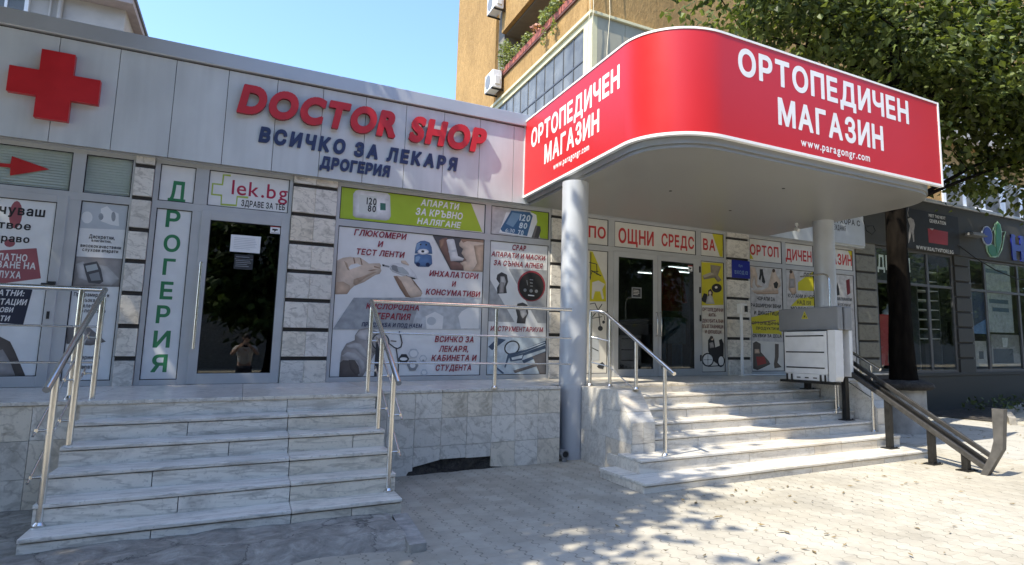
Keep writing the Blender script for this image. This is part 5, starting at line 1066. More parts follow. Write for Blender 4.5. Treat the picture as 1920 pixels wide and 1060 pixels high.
# shop interior seen through the right leaf
tl = thing('ceiling_lamp', 'row of lit fluorescent tubes inside the shop behind the double doors', 'lamp', (8.2, 2.5, 2.22))
for y in (2.0, 2.6, 3.2): MB().cyl((7.75, y, 2.20), (8.75, y, 2.20), 0.011, n=8).build('tube', 'tube_light', tl)
MB().box(7.7, 8.8, 1.95, 3.25, 2.225, 2.26).cyl((8.2, 2.5, 2.26), (8.2, 2.5, 2.85), 0.01, n=6).build('housing', 'interior', tl)
ct_ = thing('shop_counter', 'dim shop counter with boxes behind the double doors', 'counter', (6.9, 2.2, 0))
MB().box(6.3, 7.7, 2.0, 2.6, 0.0, 0.95).build('cabinet', 'shop_frame', ct_, 0.01)
MB().box(6.25, 7.75, 1.95, 2.65, 0.951, 0.99).build('worktop', 'grey_render', ct_)
cl = thing('hanging_garment', 'red jacket hanging inside the shop behind the right door leaf', 'garment', (6.72, 0.5, 1.1))
gm = MB()
prof = [(0.10, 1.95), (0.17, 1.9), (0.24, 1.75), (0.22, 1.55), (0.24, 1.3), (0.25, 1.15)]
for (w1, z1), (w2, z2) in zip(prof, prof[1:]): gm.add([(6.72+w_*math.cos(a_), 0.5+0.4*w_*math.sin(a_), z_) for w_, z_ in ((w1, z1), (w2, z2)) for a_ in [2*math.pi*i/14 for i in range(14)]], [(i, (i+1)%14, 14+(i+1)%14, 14+i) for i in range(14)], 0, True)
gm.cyl((6.52, 0.5, 1.82), (6.43, 0.48, 1.30), 0.06, 0.05, 10).cyl((6.92, 0.5, 1.82), (7.01, 0.48, 1.30), 0.06, 0.05, 10)
gm.build('jacket', 'print_red2' if 'print_red2' in M else ink('red2').name, cl)
bx = MB().box(6.42, 6.9, 0.3, 0.7, 0.55, 1.02); bx.box(6.46, 6.49, 0.35, 0.65, 0.0, 0.55); bx.box(6.83, 6.86, 0.35, 0.65, 0.0, 0.55)
tag(bx.build('chair', ink('blue2').name, bev=0.03), 'blue seat standing inside the shop behind the right door leaf', 'seat')

# ================================================================ STAIR LIFT
def rx(y): return 7.17 + (y+4.7)*0.10
lf = thing('wheelchair_lift', 'inclined wheelchair lift with a folded white platform on a dark steel rail', 'wheelchair lift', (7.35, -2.8, -0.6))
A, B = (-4.72, -0.875), (-1.55, 0.735)
sl = (B[1]-A[1])/(B[0]-A[0])
def beam(dx0, dx1, dz0, dz1, y0=A[0], y1=-1.5):
    b = MB()
    q = [(rx(y0)+dx0, y0, A[1]+dz0), (rx(y0)+dx1, y0, A[1]+dz0), (rx(y0)+dx1, y0, A[1]+dz1), (rx(y0)+dx0, y0, A[1]+dz1)]
    d = (rx(y1)-rx(y0), y1-y0, (y1-y0)*sl)
    return b.add(q + [(x+d[0], y+d[1], z+d[2]) for x, y, z in q], [(0, 3, 2, 1), (4, 5, 6, 7), (0, 1, 5, 4), (1, 2, 6, 5), (2, 3, 7, 6), (3, 0, 4, 7)])
beam(-0.02, 0.02, 0.03, 0.10).build('guide_rail', 'rail_bright', lf, 0.006)
beam(0.021, 0.11, 0.05, 0.075).build('rail_web', 'black_rubber', lf)  # web coloured black to stand in for the shaded slots between the rails
beam(0.05, 0.09, 0.09, 0.135).build('guide_rail', 'rail_dark', lf, 0.006)
beam(0.15, 0.19, 0.13, 0.19).build('guide_rail', 'rail_bright', lf, 0.006)
def zr(y): return A[1] + (y-A[0])*sl
for y, z in ((-1.95, -0.125), (-2.70, -0.505), (-3.42, -0.785), (-4.03, GZ), (-4.46, GZ)):
    x = rx(y)+0.03
    b = MB().box(x-0.035, x+0.035, y-0.035, y+0.035, z+0.01, zr(y)+0.045); b.box(x-0.09, x+0.09, y-0.075, y+0.075, z, z+0.012)
    for a_ in (-1, 1): b.cyl((x+0.065*a_, y-0.05, z+0.012), (x+0.065*a_, y-0.05, z+0.024), 0.011, n=6)
    b.build('support_post', 'rail_dark', lf)
ep = MB(); x0, x1 = rx(-4.7)-0.03, rx(-4.7)+0.045
ep.prism([(-4.66, GZ), (-4.735, GZ), (-4.915, -0.58), (-4.955, -0.15), (-4.83, -0.15), (-4.825, -0.50), (-4.79, -0.62)], x0, x0+0.03, 'x')
ep.prism([(-4.70, GZ), (-4.735, GZ), (-4.915, -0.58), (-4.955, -0.15), (-4.93, -0.15), (-4.89, -0.57)], x0+0.03, x1, 'x')
ep.build('end_bracket', 'bracket_steel', lf, 0.004)
X = 7.08
MB().box(X, X+0.09, -2.90, -1.78, 0.74, 1.075).build('control_housing', 'lift_grey', lf, 0.018)
MB().box(X+0.15, X+0.30, -2.88, -1.80, 0.74, 1.07).build('rear_housing', 'lift_grey', lf, 0.015)
MB().box(X+0.091, X+0.149, -2.85, -1.83, 0.76, 1.05).build('housing_gap', 'black_rubber', lf)  # black filler stands in for the shade in the open gap
tri = MB().prism([(-2.36, 0.915), (-2.24, 0.915), (-2.30, 1.025)], X-0.003, X-0.0005, 'x')
tr_ = tri.build('warning_triangle', ink('yellow').name, lf)
MB().prism([(-2.345, 0.923), (-2.255, 0.923), (-2.30, 1.006)], X-0.0042, X-0.0031, 'x').build('triangle_border', ink('black').name, tr_)
MB().prism([(-2.335, 0.928), (-2.265, 0.928), (-2.30, 0.994)], X-0.0053, X-0.0043, 'x').build('triangle_field', ink('yellow').name, tr_)
MB().prism([(-2.325, 0.934), (-2.275, 0.934), (-2.29, 0.955), (-2.302, 0.98), (-2.31, 0.955)], X-0.0062, X-0.0054, 'x').build('symbol', ink('black').name, tr_)
pf = MB(); px = X-0.07
pf.box(px, px+0.03, -2.735, -1.955, 0.13, 0.728)
pf = pf.build('platform', 'lift_white', lf, 0.006)
st_ = MB()
for z in (0.655, 0.425, 0.205): st_.box(px-0.004, px-0.0005, -2.69, -1.985, z, z+0.018)
st_.build('tread_strip', 'black_rubber', pf)
MB().box(px+0.005, px+0.03, -2.72, -1.98, 0.035, 0.128).build('flap', 'lift_white', pf, 0.004)
b = MB()
for y in (-2.70, -2.62, -2.09, -2.00): b.cyl((px-0.008, y, 0.03), (px-0.008, y, 0.12), 0.014, n=8)
for y in (-2.50, -2.35, -2.20): b.box(px-0.002, px+0.0045, y-0.045, y+0.02, 0.065, 0.08)
b.build('hinge', 'rail_dark', pf)
MB().prism([(-2.885, 0.74), (-2.885, 0.10), (-2.86, 0.035), (-2.76, 0.035), (-2.76, 0.74)], px+0.0, px+0.155, 'x').build('side_plate', 'lift_white', lf, 0.006)
MB().box(X+0.24, X+0.30, -2.87, -2.76, 0.10, 0.739).build('carriage_plate', 'lift_white', lf, 0.004)
MB().box(X+0.09, X+0.24, -2.75, -1.85, 0.16, 0.739).build('carriage', 'lift_grey', lf, 0.01)
MB().box(px-0.01, X+0.02, -2.88, -1.86, -0.005, 0.03).build('base_tray', 'rail_dark', lf)
MB().tube([(X+0.05, -2.20, 1.545), (X+0.05, -2.62, 1.545), (X+0.05, -2.69, 1.52), (X+0.05, -2.72, 1.45), (X+0.05, -2.72, 1.07)], 0.013, 10).build('safety_bar', 'steel', lf)
MB().tube([(px+0.02, -2.84, 0.03), (px+0.02, -2.84, -0.385)], 0.010, 8).build('stay_rod', 'steel', lf)
cp = thing('control_post', 'slim white call post with a key box in front of the plaque pillar', 'control post', (7.71, -0.25, 0))
MB().cyl((7.72, -0.25, 0), (7.72, -0.25, 1.10), 0.028, n=14).cyl((7.72, -0.25, 0), (7.72, -0.25, 0.012), 0.06, n=16).build('post', 'pvc_white', cp)
k_ = MB().box(7.66, 7.80, -0.32, -0.20, 1.10, 1.28).build('box', 'pvc_white', cp, 0.01)
MB().box(7.735, 7.80, -0.335, -0.321, 1.13, 1.24).build('key_switch', 'black_rubber', k_)
tag(MB().tube([(7.76, -0.25, 0.015), (8.3, -0.3, 0.015), (8.9, -0.55, 0.015)], 0.013, 8).build('cable_duct', 'pvc_white'), 'white cable duct on the terrace floor running from the call post to the lift', 'cable duct')

SHADE = [((-4.8, -1.9, 6.9), (4.2, 3.6, 1.9), 390), ((-4.6, -3.0, 8.6), (3.6, 3.0, 1.5), 270), ((-2.6, -2.9, 6.6), (1.7, 2.1, 1.2), 95), ((-3.3, -4.6, 6.6), (1.7, 1.35, 1.1), 300), ((-7.5, -4.5, 6.5), (2.5, 2.5, 1.8), 220)]
SHADE2 = [((-4.2, -7.95, 6.8), (1.8, 1.25, 1.2), 150), ((-9.0, -12.5, 7.0), (3.0, 2.6, 1.8), 240)]

# ================================================================ NEIGHBOURING DARK SHOP
nb = thing('neighbour_shop', 'dark neighbouring shopfront with banded pillars and unlit windows on the right', 'shop building', (16, 0, GZ))
MB().box(11.71, 26, -0.03, 0.3, -1.0, -0.10).box(11.71, 26, -0.05, 0.3, -0.0995, -0.03).build('base_wall', 'shop_wall', nb, 0.004)
MB().box(11.41, 26, -0.06, 0.3, 2.76, 3.95).build('fascia', 'shop_wall', nb, 0.01)
MB().box(11.41, 26, -0.10, 0.4, 3.951, 4.03).build('cornice', 'fascia_cap', nb, 0.01)
MB().box(11.8, 26, 3.3, 3.4, -0.1, 2.76).box(14.9, 15.0, 0.1, 3.3, -0.1, 2.76).box(25.9, 26, 0.1, 3.3, -0.1, 2.76).build('wall', 'shop_wall', nb)
MB().box(11.8, 26, 0.1, 3.3, 2.77, 2.85).build('ceiling', 'shop_wall', nb)
MB().box(11.8, 26, 0.1, 3.3, -0.08, -0.02).build('floor', 'shop_frame', nb)
MB().box(11.75, 26, 0.301, 5.6, 2.9, 3.7).build('roof', 'roofing', nb)
pillar(14.72, 15.33, False, -0.03, 2.755, -0.04, 'shop_wall', nb)
pillar(19.2, 19.8, False, -0.03, 2.755, -0.04, 'shop_wall', nb)
def shop_window(x0, x1, cols, zt=2.755, tr=1.94):
    b = MB()
    prev = x0
    for a, c in cols + [(x1, None)]:
        b.box(prev, a, 0.0, 0.06, -0.03, zt); prev = c
    for a, c in cols:
        b.box(a, c, 0.0, 0.06, -0.03, 0.03); b.box(a, c, 0.0, 0.06, zt-0.05, zt); b.box(a, c, 0.0, 0.06, tr, tr+0.06)
    fr = b.build('window', 'shop_frame', nb, 0.003)
    for a, c in cols: MB().box(a, c, 0.025, 0.032, 0.03, tr).box(a, c, 0.025, 0.032, tr+0.06, zt-0.05).build('pane', 'window_glass', fr)
shop_window(11.80, 14.70, [(11.88, 12.76), (12.84, 13.66), (13.74, 14.62)])
shop_window(15.33, 19.2, [(15.42, 16.02), (16.10, 17.55), (17.63, 19.1)])
bs = thing('sign_board', 'black sign board with a dancing figure, a red patch and white lettering', 'sign board', (13.85, -0.1, 2.77))
MB().box(12.84, 14.86, -0.115, -0.0605, 2.775, 3.70).build('sheet', 'gasket', bs, 0.004)
b = MB(); mats = []; y = -0.1156
for col, pts in ART['blacksign']:
    n = ink(col).name
    if n not in mats: mats.append(n)
    q = [(p[0]/100, p[1]/100) for p in pts]
    ov, _, of, _, _, _ = geometry.delaunay_2d_cdt([Vector(p) for p in q], [], [list(range(len(q)))], 1, 1e-6)
    b.add([(p[0], y, p[1]) for p in ov], [f if (ov[f[1]]-ov[f[0]]).cross(ov[f[2]]-ov[f[0]]) > 0 else f[::-1] for f in of], mats.index(n)); y -= 0.0004
b.build('picture', mats, bs)
b = MB()
for s, a, c, z, h, col, it, bold in TXT['blacksign']: text(b, s, a/100, c/100, h/100, lambda u, v_, d, z=z: (u, -0.118-d, z/100+v_), 0.03)
b.build('lettering', ink('paper').name, bs)
lg = thing('logo_sign', 'blue petal and green leaves logo on the dark fascia beside the big blue letter', 'sign', (16.45, -0.06, 2.8))
y = -0.075
parts = {'lime3': ('outline', -0.075), 'pale': ('outline', -0.076), 'leaf': ('leaf', -0.085), 'blue3': ('petal', -0.086)}
for col, pts in ART['logo']:
    q = [(p[0]/100, p[1]/100) for p in pts]; nm, yy = parts[col]
    y -= 0.0007
    MB().prism(q, yy+(y+0.075), -0.0605, 'y').build(nm, ink(col).name, lg)
hs = letter_sign('letter_sign', 'big blue serif capital letter H cut off by the edge of the view', 'H', 17.25, 17.85, 2.88, 0.62, 0.03, 0.07, 0.0, ink('blue3').name, ink('blue3').name, 0.0, 0.1, y=-0.06)
for x in (17.27, 17.66):
    for z in (2.845, 3.47): MB().box(x-0.02, x+0.19, -0.091, -0.061, z, z+0.035).build('serif', ink('blue3').name, hs)
letter_sign('letter_sign', 'blue lowercase letters following the big H, outside the right edge', 'ealth', 17.98, 20.2, 2.88, 0.52, 0.03, 0.06, 0.0, ink('blue3').name, ink('blue3').name, 0.0, 0.15, y=-0.06) if False else None
gs = thing('sign_board', 'pale grey board with dark lettering behind the second column, above the last window', 'sign board', (10.9, -0.14, 2.66))
MB().box(10.2, 11.32, -0.16, -0.125, 2.66, 3.45).build('sheet', ink('grey2').name, gs, 0.003)
b = MB()
text(b, 'МАГАЗИН ЗА', 10.25, 11.2, 0.11, lambda u, v_, d: (u, -0.1612-d, 3.28+v_), 0.05)
text(b, 'ЗА ХОРА С', 10.28, 11.18, 0.11, lambda u, v_, d: (u, -0.1612-d, 3.08+v_), 0.05)
text(b, 'УВРЕЖДАНИЯ', 10.22, 10.72, 0.10, lambda u, v_, d: (u, -0.1612-d, 2.93+v_), 0.05)
b.build('lettering', ink('ink').name, gs)
tag(MB().tube([(11.3, -0.19, 3.5), (11.25, -0.2, 3.2), (11.32, -0.2, 3.0), (11.5, -0.2, 2.93), (11.62, -0.2, 3.02), (11.55, -0.2, 3.13), (11.35, -0.2, 3.1)], 0.010, 8).build('loose_cable', 'cable'), 'loop of loose black cable hanging beside the pale grey board', 'cable')
tag(MB().tube([(14.8, -0.12, 3.0), (15.4, -0.16, 2.74), (16.2, -0.18, 2.5), (17.2, -0.18, 2.33), (18.5, -0.16, 2.3), (20, -0.12, 2.4)], 0.014, 8).build('sagging_cable', 'cable'), 'black cable sagging across the top of the dark shop windows', 'cable')
tag(MB().box(15.15, 15.75, -0.30, -0.061, 3.27, 3.31).box(15.2, 15.72, -0.26, -0.061, 3.311, 3.36).build('shop_light', 'lift_grey', bev=0.01), 'unlit grey lamp bar on the dark fascia left of the leaf logo', 'lamp')
# posters and goods in the dark windows
def flat(name, label, cat, x0, x1, z0, z1, col, yf=0.04, sub=()):
    t_ = thing(name, label, cat, ((x0+x1)/2, yf, z0))
    MB().box(x0, x1, yf, yf+0.006, z0, z1).build('sheet', ink(col).name, t_)
    y = yf-0.0006
    for k, (nm, c, pts) in enumerate(sub):
        q = [(x0+u*(x1-x0), z0+v_*(z1-z0)) for u, v_ in pts]
        b = MB().prism(q, y-0.0004, y, 'y'); b.build(nm, ink(c).name, t_); y -= 0.0006
    return t_
flat('window_poster', 'dark blue poster at the left of the wide dark shop window', 'poster', 15.42, 16.02, 0.9, 1.94, 'navy', sub=[('picture', 'blue', [(0, 0), (1, 0), (1, 0.35), (0, 0.15)])])
flat('window_poster', 'grey poster with dark lines in the wide dark shop window', 'poster', 16.12, 17.3, 0.95, 2.70, 'band', sub=[('lettering', 'navy2', [(0.05, 0.86), (0.9, 0.86), (0.9, 0.92), (0.05, 0.92)]), ('lettering', 'navy2', [(0.1, 0.42), (0.85, 0.42), (0.85, 0.48), (0.1, 0.48)]), ('lettering', 'navy2', [(0.2, 0.30), (0.85, 0.30), (0.85, 0.36), (0.2, 0.36)])])
flat('window_poster', 'poster of two people above a dark box in the wide dark shop window', 'poster', 16.2, 17.5, 0.1, 0.9, 'ph3', sub=[('picture', 'dark', [(0.05, 0.1), (0.75, 0.1), (0.75, 0.55), (0.05, 0.55)]), ('picture', 'ph1', [(0.4, 0.6), (0.55, 0.6), (0.6, 0.9), (0.38, 0.9)])])
flat('window_poster', 'small grey framed poster low in the narrow dark shop window', 'poster', 15.48, 15.98, 0.1, 0.72, 'ph2', sub=[('picture', 'dark', [(0.3, 0.3), (0.7, 0.3), (0.7, 0.6), (0.3, 0.6)])])
flat('window_poster', 'red poster low behind the tree trunk in the dark shopfront', 'poster', 11.95, 12.6, 0.15, 1.25, 'red4', sub=[('picture', 'ph2', [(0.4, 0.55), (0.8, 0.6), (0.7, 0.8), (0.5, 0.85)]), ('picture', 'ph4', [(0.3, 0.05), (0.8, 0.05), (0.75, 0.4), (0.4, 0.45)])])
b = thing('window_poster', 'black banner with big white letters over the first dark shop door', 'poster', (12.3, 0.04, 2.05))
MB().box(11.88, 13.66, 0.036, 0.042, 2.0, 2.70).build('sheet', ink('black').name, b)
m_ = MB(); text(m_, 'ДРЕХИ', 11.95, 13.1, 0.30, lambda u, v_, d: (u, 0.035-d, 2.25+v_), 0.03); text(m_, 'РЕТРО', 12.9, 13.5, 0.14, lambda u, v_, d: (u, 0.035-d, 1.73+v_), 0.02) if False else None
m_.build('lettering', ink('paper').name, b)
random.seed(21)
shf = thing('display_shelf', 'metal shelf rack with rows of goods in the dark shop window right of the trunk', 'shelf', (14.2, 0.7, 0))
for k in range(8): MB().box(13.78, 14.6, 0.35, 0.75, 0.75+0.23*k, 0.765+0.23*k).build('shelf', 'lift_white', shf)
MB().box(13.76, 13.79, 0.34, 0.76, 0, 2.6).box(14.6, 14.63, 0.34, 0.76, 0, 2.6).build('upright', 'shop_frame', shf)
for k in range(3):
    mk = thing('mannequin', ('headless shop dummy in a dark red top', 'headless shop dummy in a white top nearest the trunk', 'headless shop dummy in a striped grey top')[k] + ' inside the dark shop', 'mannequin', (12.15+0.55*k, 0.6, 0))
    x = 12.15+0.55*k+(0.35 if k else 0)
    b = MB(); P = [(0.02, 0.0), (0.02, 0.55), (0.15, 0.62), (0.17, 0.8), (0.13, 1.0), (0.19, 1.25), (0.20, 1.38), (0.07, 1.45), (0.055, 1.55)]
    b.add([(x+r_*math.cos(a_), 0.6+0.62*r_*math.sin(a_), z_) for r_, z_ in P for a_ in [2*math.pi*i/16 for i in range(16)]], [(j*16+i, j*16+(i+1)%16, (j+1)*16+(i+1)%16, (j+1)*16+i) for j in range(len(P)-1) for i in range(16)], 0, True)
    b.build('torso', ink(('red4', 'ph1', 'ph2')[k]).name, mk)
    MB().cyl((x, 0.6, -0.02), (x, 0.6, 0.0), 0.17, n=20).build('stand', 'shop_frame', mk)

# ================================================================ OCHRE APARTMENT TOWER
tw = thing('apartment_tower', 'tall ochre apartment block with balconies behind the shop roof', 'apartment block', (8, 6, 3.6))
SX = 6.36
wl = MB()
wl.box(SX, 9.0, 9.55, 13.95, 0, 30)                     # solid end of the side wall
wl.box(SX+1.3, 34, 3.25, 9.549, 3.85, 30)                  # core behind the balconies
wl.box(SX+0.02, 34, 3.05, 3.249, 8.10, 30)              # street front above the glazed bay
wl.box(SX, SX+1.29, 3.25, 9.4, 8.12, 8.74); wl.box(SX, SX+0.14, 3.249, 9.0, 10.30, 11.75); wl.box(SX+0.02, SX+0.14, 3.249, 9.0, 13.2, 14.7)
wl.build('wall', 'ochre_stucco', tw, 0.01)
bk = MB(); bk.box(SX+0.15, SX+1.29, 3.25, 9.4, 10.26, 10.42); bk.box(SX+0.15, SX+1.29, 3.25, 9.4, 13.1, 13.3); bk.box(SX+0.10, SX+1.29, 9.0, 9.54, 8.75, 14)
bk.build('balcony_slab', 'balcony_dark', tw)
MB().box(SX-0.05, SX+0.12, 3.2, 9.35, 8.741, 8.79).build('balcony_ledge', 'brown_ledge', tw)
bay = MB()
bay.box(SX-0.06, 8.6, 2.94, 3.0495, 8.03, 8.10); bay.box(SX-0.06, SX+1.29, 3.0505, 9.7, 8.03, 8.115)
bay.box(SX, SX+0.10, 3.42, 9.6, 7.88, 8.029); bay.box(SX, SX+0.14, 3.0, 3.419, 3.9, 8.029); bay.box(SX, SX+0.08, 3.42, 9.6, 3.9, 6.30)
bay.build('glazed_bay', 'cream_paint', tw, 0.006)
MB().box(SX+0.141, 7.24, 3.0, 3.03, 3.9, 8.029).box(7.25, 8.5, 3.0, 3.03, 3.9, 8.029).build('bay_front', 'beige_paint', tw)
for k in range(11):
    y0, y1 = 3.42+0.56*k, 3.42+0.56*(k+1)
    f_ = MB().box(SX+0.03, SX+0.07, y0, y0+0.035, 6.3, 7.88).box(SX+0.03, SX+0.07, y0+0.035, y1, 7.10, 7.14).build('bay_window', 'shop_frame', tw)
    MB().box(SX+0.045, SX+0.055, y0+0.036, y1-0.001, 6.3, 7.10).box(SX+0.045, SX+0.055, y0+0.036, y1-0.001, 7.14, 7.88).build('pane', 'pane_sky', f_)
MB().box(SX+0.6, SX+0.7, 3.5, 9.5, 6.3, 7.9).build('curtain', 'blind', tw)
# street side of the block far to the right
for x0, x1, z0 in ((19.55, 22.95, 5.30), (23.1, 26.5, 5.18)):
    z1 = z0+1.22; f_ = MB(); n = 3; y = 3.0 if z0 < 6 else 2.98
    for k in range(n+1): f_.box(x0+(x1-x0)*k/n-0.09, x0+(x1-x0)*k/n+0.09, y, y+0.05, z0, z1)
    f_.box(x0-0.09, x1+0.09, y-0.005, y+0.055, z0-0.07, z0); f_.box(x0-0.09, x1+0.09, y-0.005, y+0.055, z1, z1+0.06); f_.box(x0-0.12, x1+0.12, y-0.10, y+0.02, z0-0.11, z0-0.071)
    w_ = f_.build('window', 'pvc_white', tw, 0.004)
    g_ = MB()
    for k in range(n): g_.box(x0+(x1-x0)*k/n+0.091, x0+(x1-x0)*(k+1)/n-0.091, y+0.03, y+0.04, z0, z1)
    g_.build('pane', 'pane_dark', w_)
MB().box(8.6, 34, 3.04, 3.2495, 6.58, 7.45).build('spandrel', 'ochre_stucco', tw)
MB().box(8.6, 34, 3.06, 3.2495, 3.86, 6.579).box(8.6, 34, 3.10, 3.2495, 7.4505, 8.099).build('infill_wall', 'ochre_stucco', tw)
MB().box(18.4, 24.6, 2.6, 3.039, 7.46, 7.54).box(18.4, 24.6, 2.6, 2.64, 7.541, 8.40).build('balcony', 'grey_render', tw, 0.01)
random.seed(3)
# window boxes with plants along the first balcony
def leaves(mb, c, n, rad, size, mi=0, flat_=1.0):
    for _ in range(n):
        while True:
            p = Vector((random.uniform(-1, 1), random.uniform(-1, 1), random.uniform(-1, 1)))
            if p.length < 1: break
        p = Vector((p.x*rad[0], p.y*rad[1], p.z*rad[2])) + Vector(c)
        d = Vector((random.gauss(0, 1), random.gauss(0, 1), random.gauss(0, 0.6)-0.25)).normalized()
        u = d.orthogonal().normalized(); u.rotate(Matrix.Rotation(random.uniform(-0.9, 0.9), 3, d))
        s = size*random.uniform(0.6, 1.25); nrm = d.cross(u)*0.12*s
        mb.add([p-d*s*0.5, p-u*s*0.36+nrm, p+d*s*0.55, p+u*s*0.36+nrm], [(0, 1, 2, 3)], mi)
for k in range(9):
    y = 8.55-0.62*k
    fb_ = thing('flower_box', ['bushy pale green plant in the flower box at the far end of the balcony', 'second flower box from the far end, with loose grey green sprigs', 'third flower box from the far end, its plant sparse', 'fourth flower box from the far end, with short grey green leaves', 'flower box with pink blooms in the middle of the balcony row', 'flower box with tall green sprigs in the middle of the row', 'flower box with leafy green stems trailing over the ledge', 'nearly bare red flower box close to the top edge of the view', 'empty red flower box nearest the street corner'][k], 'flower box', (SX, y, 8.79), 'flower boxes along the ochre balcony')
    b = MB().prism([(y-0.28, 8.79), (y+0.28, 8.79), (y+0.30, 8.97), (y-0.30, 8.97)], SX-0.06, SX+0.10, 'x'); b.build('box', 'pot_clay', fb_, 0.01)
    n, hgt, mt = [(420, 0.55, 'balcony_leaf'), (160, 0.25, 'balcony_leaf'), (60, 0.15, 'balcony_leaf'), (110, 0.15, 'balcony_leaf'), (70, 0.12, 'balcony_bloom'), (240, 0.25, 'balcony_leaf'), (260, 0.22, 'balcony_leaf'), (30, 0.1, 'balcony_bloom'), (14, 0.08, 'balcony_bloom')][k]
    l = MB(); leaves(l, (SX-0.02, y, 8.97+hgt*0.7), n, (0.22, 0.33, hgt), 0.10)
    if k in (5, 6): leaves(l, (SX-0.12, y, 8.55), 50, (0.06, 0.15, 0.28), 0.09)
    for q in range(6): l.cyl((SX, y+random.uniform(-0.2, 0.2), 8.96), (SX+random.uniform(-0.1, 0.1), y+random.uniform(-0.25, 0.25), 8.97+hgt*random.uniform(0.6, 1.4)), 0.006, n=5)
    l.build('plant', mt, fb_)
def aircon(label, x, y, z):
    a_ = thing('air_conditioner', label, 'air conditioner', (x, y, z))
    MB().box(x, x+0.30, y, y+0.72, z, z+0.56).build('casing', 'pvc_white', a_, 0.02)
    MB().cyl((x-0.012, y+0.42, z+0.28), (x-0.001, y+0.42, z+0.28), 0.22, n=24).build('fan_grille', 'lift_grey', a_)
    MB().box(x+0.08, x+0.22, y-0.05, y-0.001, z+0.10, z+0.34).build('valve_cover', 'lift_white', a_)
    MB().box(x, x+0.42, y+0.06, y+0.09, z-0.05, z-0.001).box(x, x+0.42, y+0.62, y+0.65, z-0.05, z-0.001).build('bracket', 'rail_dark', a_)
aircon('white air conditioner below the balcony flower boxes on the ochre wall', 5.98, 8.62, 8.33)
aircon('white air conditioner at the top edge of the view on the ochre wall', 5.98, 8.66, 10.95)
tag(MB().box(20.5, 21.5, 2.55, 2.9, 4.75, 5.15).build('air_conditioner', 'pvc_white', bev=0.02), 'white air conditioner under the white framed window far right', 'air conditioner')
for k, (x, y) in enumerate(((6.22, 2.90), (6.30, 2.88), (6.74, 2.90))):
    tag(MB().tube([(x, y, 12), (x-0.02, y, 9.4), (x+0.02, y-0.02, 8.1), (x-0.05, y-0.02, 7.2), (x-0.05, y, 4.0)], 0.008, 6).build('hanging_cable', 'cable_pale'), ['leftmost thin pale cable hanging down the tower corner', 'thin pale cable close beside the leftmost one on the tower corner', 'thin pale cable hanging in front of the beige bay'][k], 'cable')

# ================================================================ FAR BUILDING ON THE LEFT
lb = thing('grey_house', 'grey rendered building with a projecting roof slab far behind the fascia', 'building', (-6, 12, 0))
MB().box(-20, -3.19, 10, 22, 0, 8.58).box(-20, -3.19, 10, 22, 8.581, 8.78).build('wall', 'grey_render', lb)
MB().box(-20, -2.99, 9.55, 22.3, 8.785, 8.93).build('roof_slab', 'roof_board', lb, 0.01)
MB().box(-20, -2.95, 9.5, 22.4, 8.931, 9.02).build('roof_cover', 'roofing', lb)
MB().cyl((-4.42, 9.94, 0), (-4.42, 9.94, 8.78), 0.05, n=12).cyl((-4.60, 9.95, 0), (-4.60, 9.95, 8.78), 0.025, n=10).build('downpipe', 'grey_render', lb)
w_ = MB().box(-5.75, -5.68, 9.90, 9.999, 7.2, 8.62).box(-5.05, -4.98, 9.90, 9.999, 7.2, 8.62).box(-5.679, -5.051, 9.90, 9.999, 8.55, 8.62).box(-5.40, -5.35, 9.92, 9.999, 7.2, 8.549).build('window', 'pvc_white', lb)
MB().box(-5.679, -5.401, 9.95, 9.97, 7.2, 8.549).box(-5.349, -5.051, 9.95, 9.97, 7.2, 8.549).build('pane', 'pane_sky', w_)

# ================================================================ TREES
def crown(name, mat, blobs, parent, size, seed, clump=26, spread=0.30):
    """leaf sprays hung through the blobs' volume: each spray a drooping fan of leaves, gaps between the sprays"""
    random.seed(seed); b = MB(); tips = []
    V, F = [], []
    for (c, rad, n) in blobs:
        for _ in range(n):
            while True:
                p = Vector((random.uniform(-1, 1), random.uniform(-1, 1), random.uniform(-1, 1)))
                if 0.12 < p.length < 1: break
            p = p*(p.length**-0.25)
            if p.length > 1: p.normalize()
            q = Vector((c[0]+p.x*rad[0], c[1]+p.y*rad[1], c[2]+p.z*rad[2]))
            out = Vector((p.x, p.y, 0.15*p.z)).normalized() if p.length else Vector((1, 0, 0))
            tips.append(q)
            for k in range(clump):
                tt = random.uniform(-1, 1)*spread*1.5
                a_ = q + out*tt + Vector((random.gauss(0, spread*0.45), random.gauss(0, spread*0.45), random.gauss(0, spread*0.28)-0.35*abs(tt)*0.6))
                d = (out*random.uniform(0.2, 1) + Vector((random.gauss(0, 0.6), random.gauss(0, 0.6), -0.75+random.gauss(0, 0.35)))).normalized()
                u = d.cross(Vector((0, 0, 1)));  u = u.normalized() if u.length > 1e-3 else Vector((1, 0, 0))
                u.rotate(Matrix.Rotation(random.gauss(0, 0.5), 3, d))
                s = size*random.uniform(0.6, 1.25); nn = d.cross(u)*0.16*s
                o = len(V)
                V += [a_, a_+d*s*0.35-u*s*0.40+nn, a_+d*s*1.0, a_+d*s*0.35+u*s*0.40+nn]
                F += [(o, o+1, o+2), (o, o+2, o+3)]
    b.add(V, F, 0)
    return b.build(name, mat, parent), tips
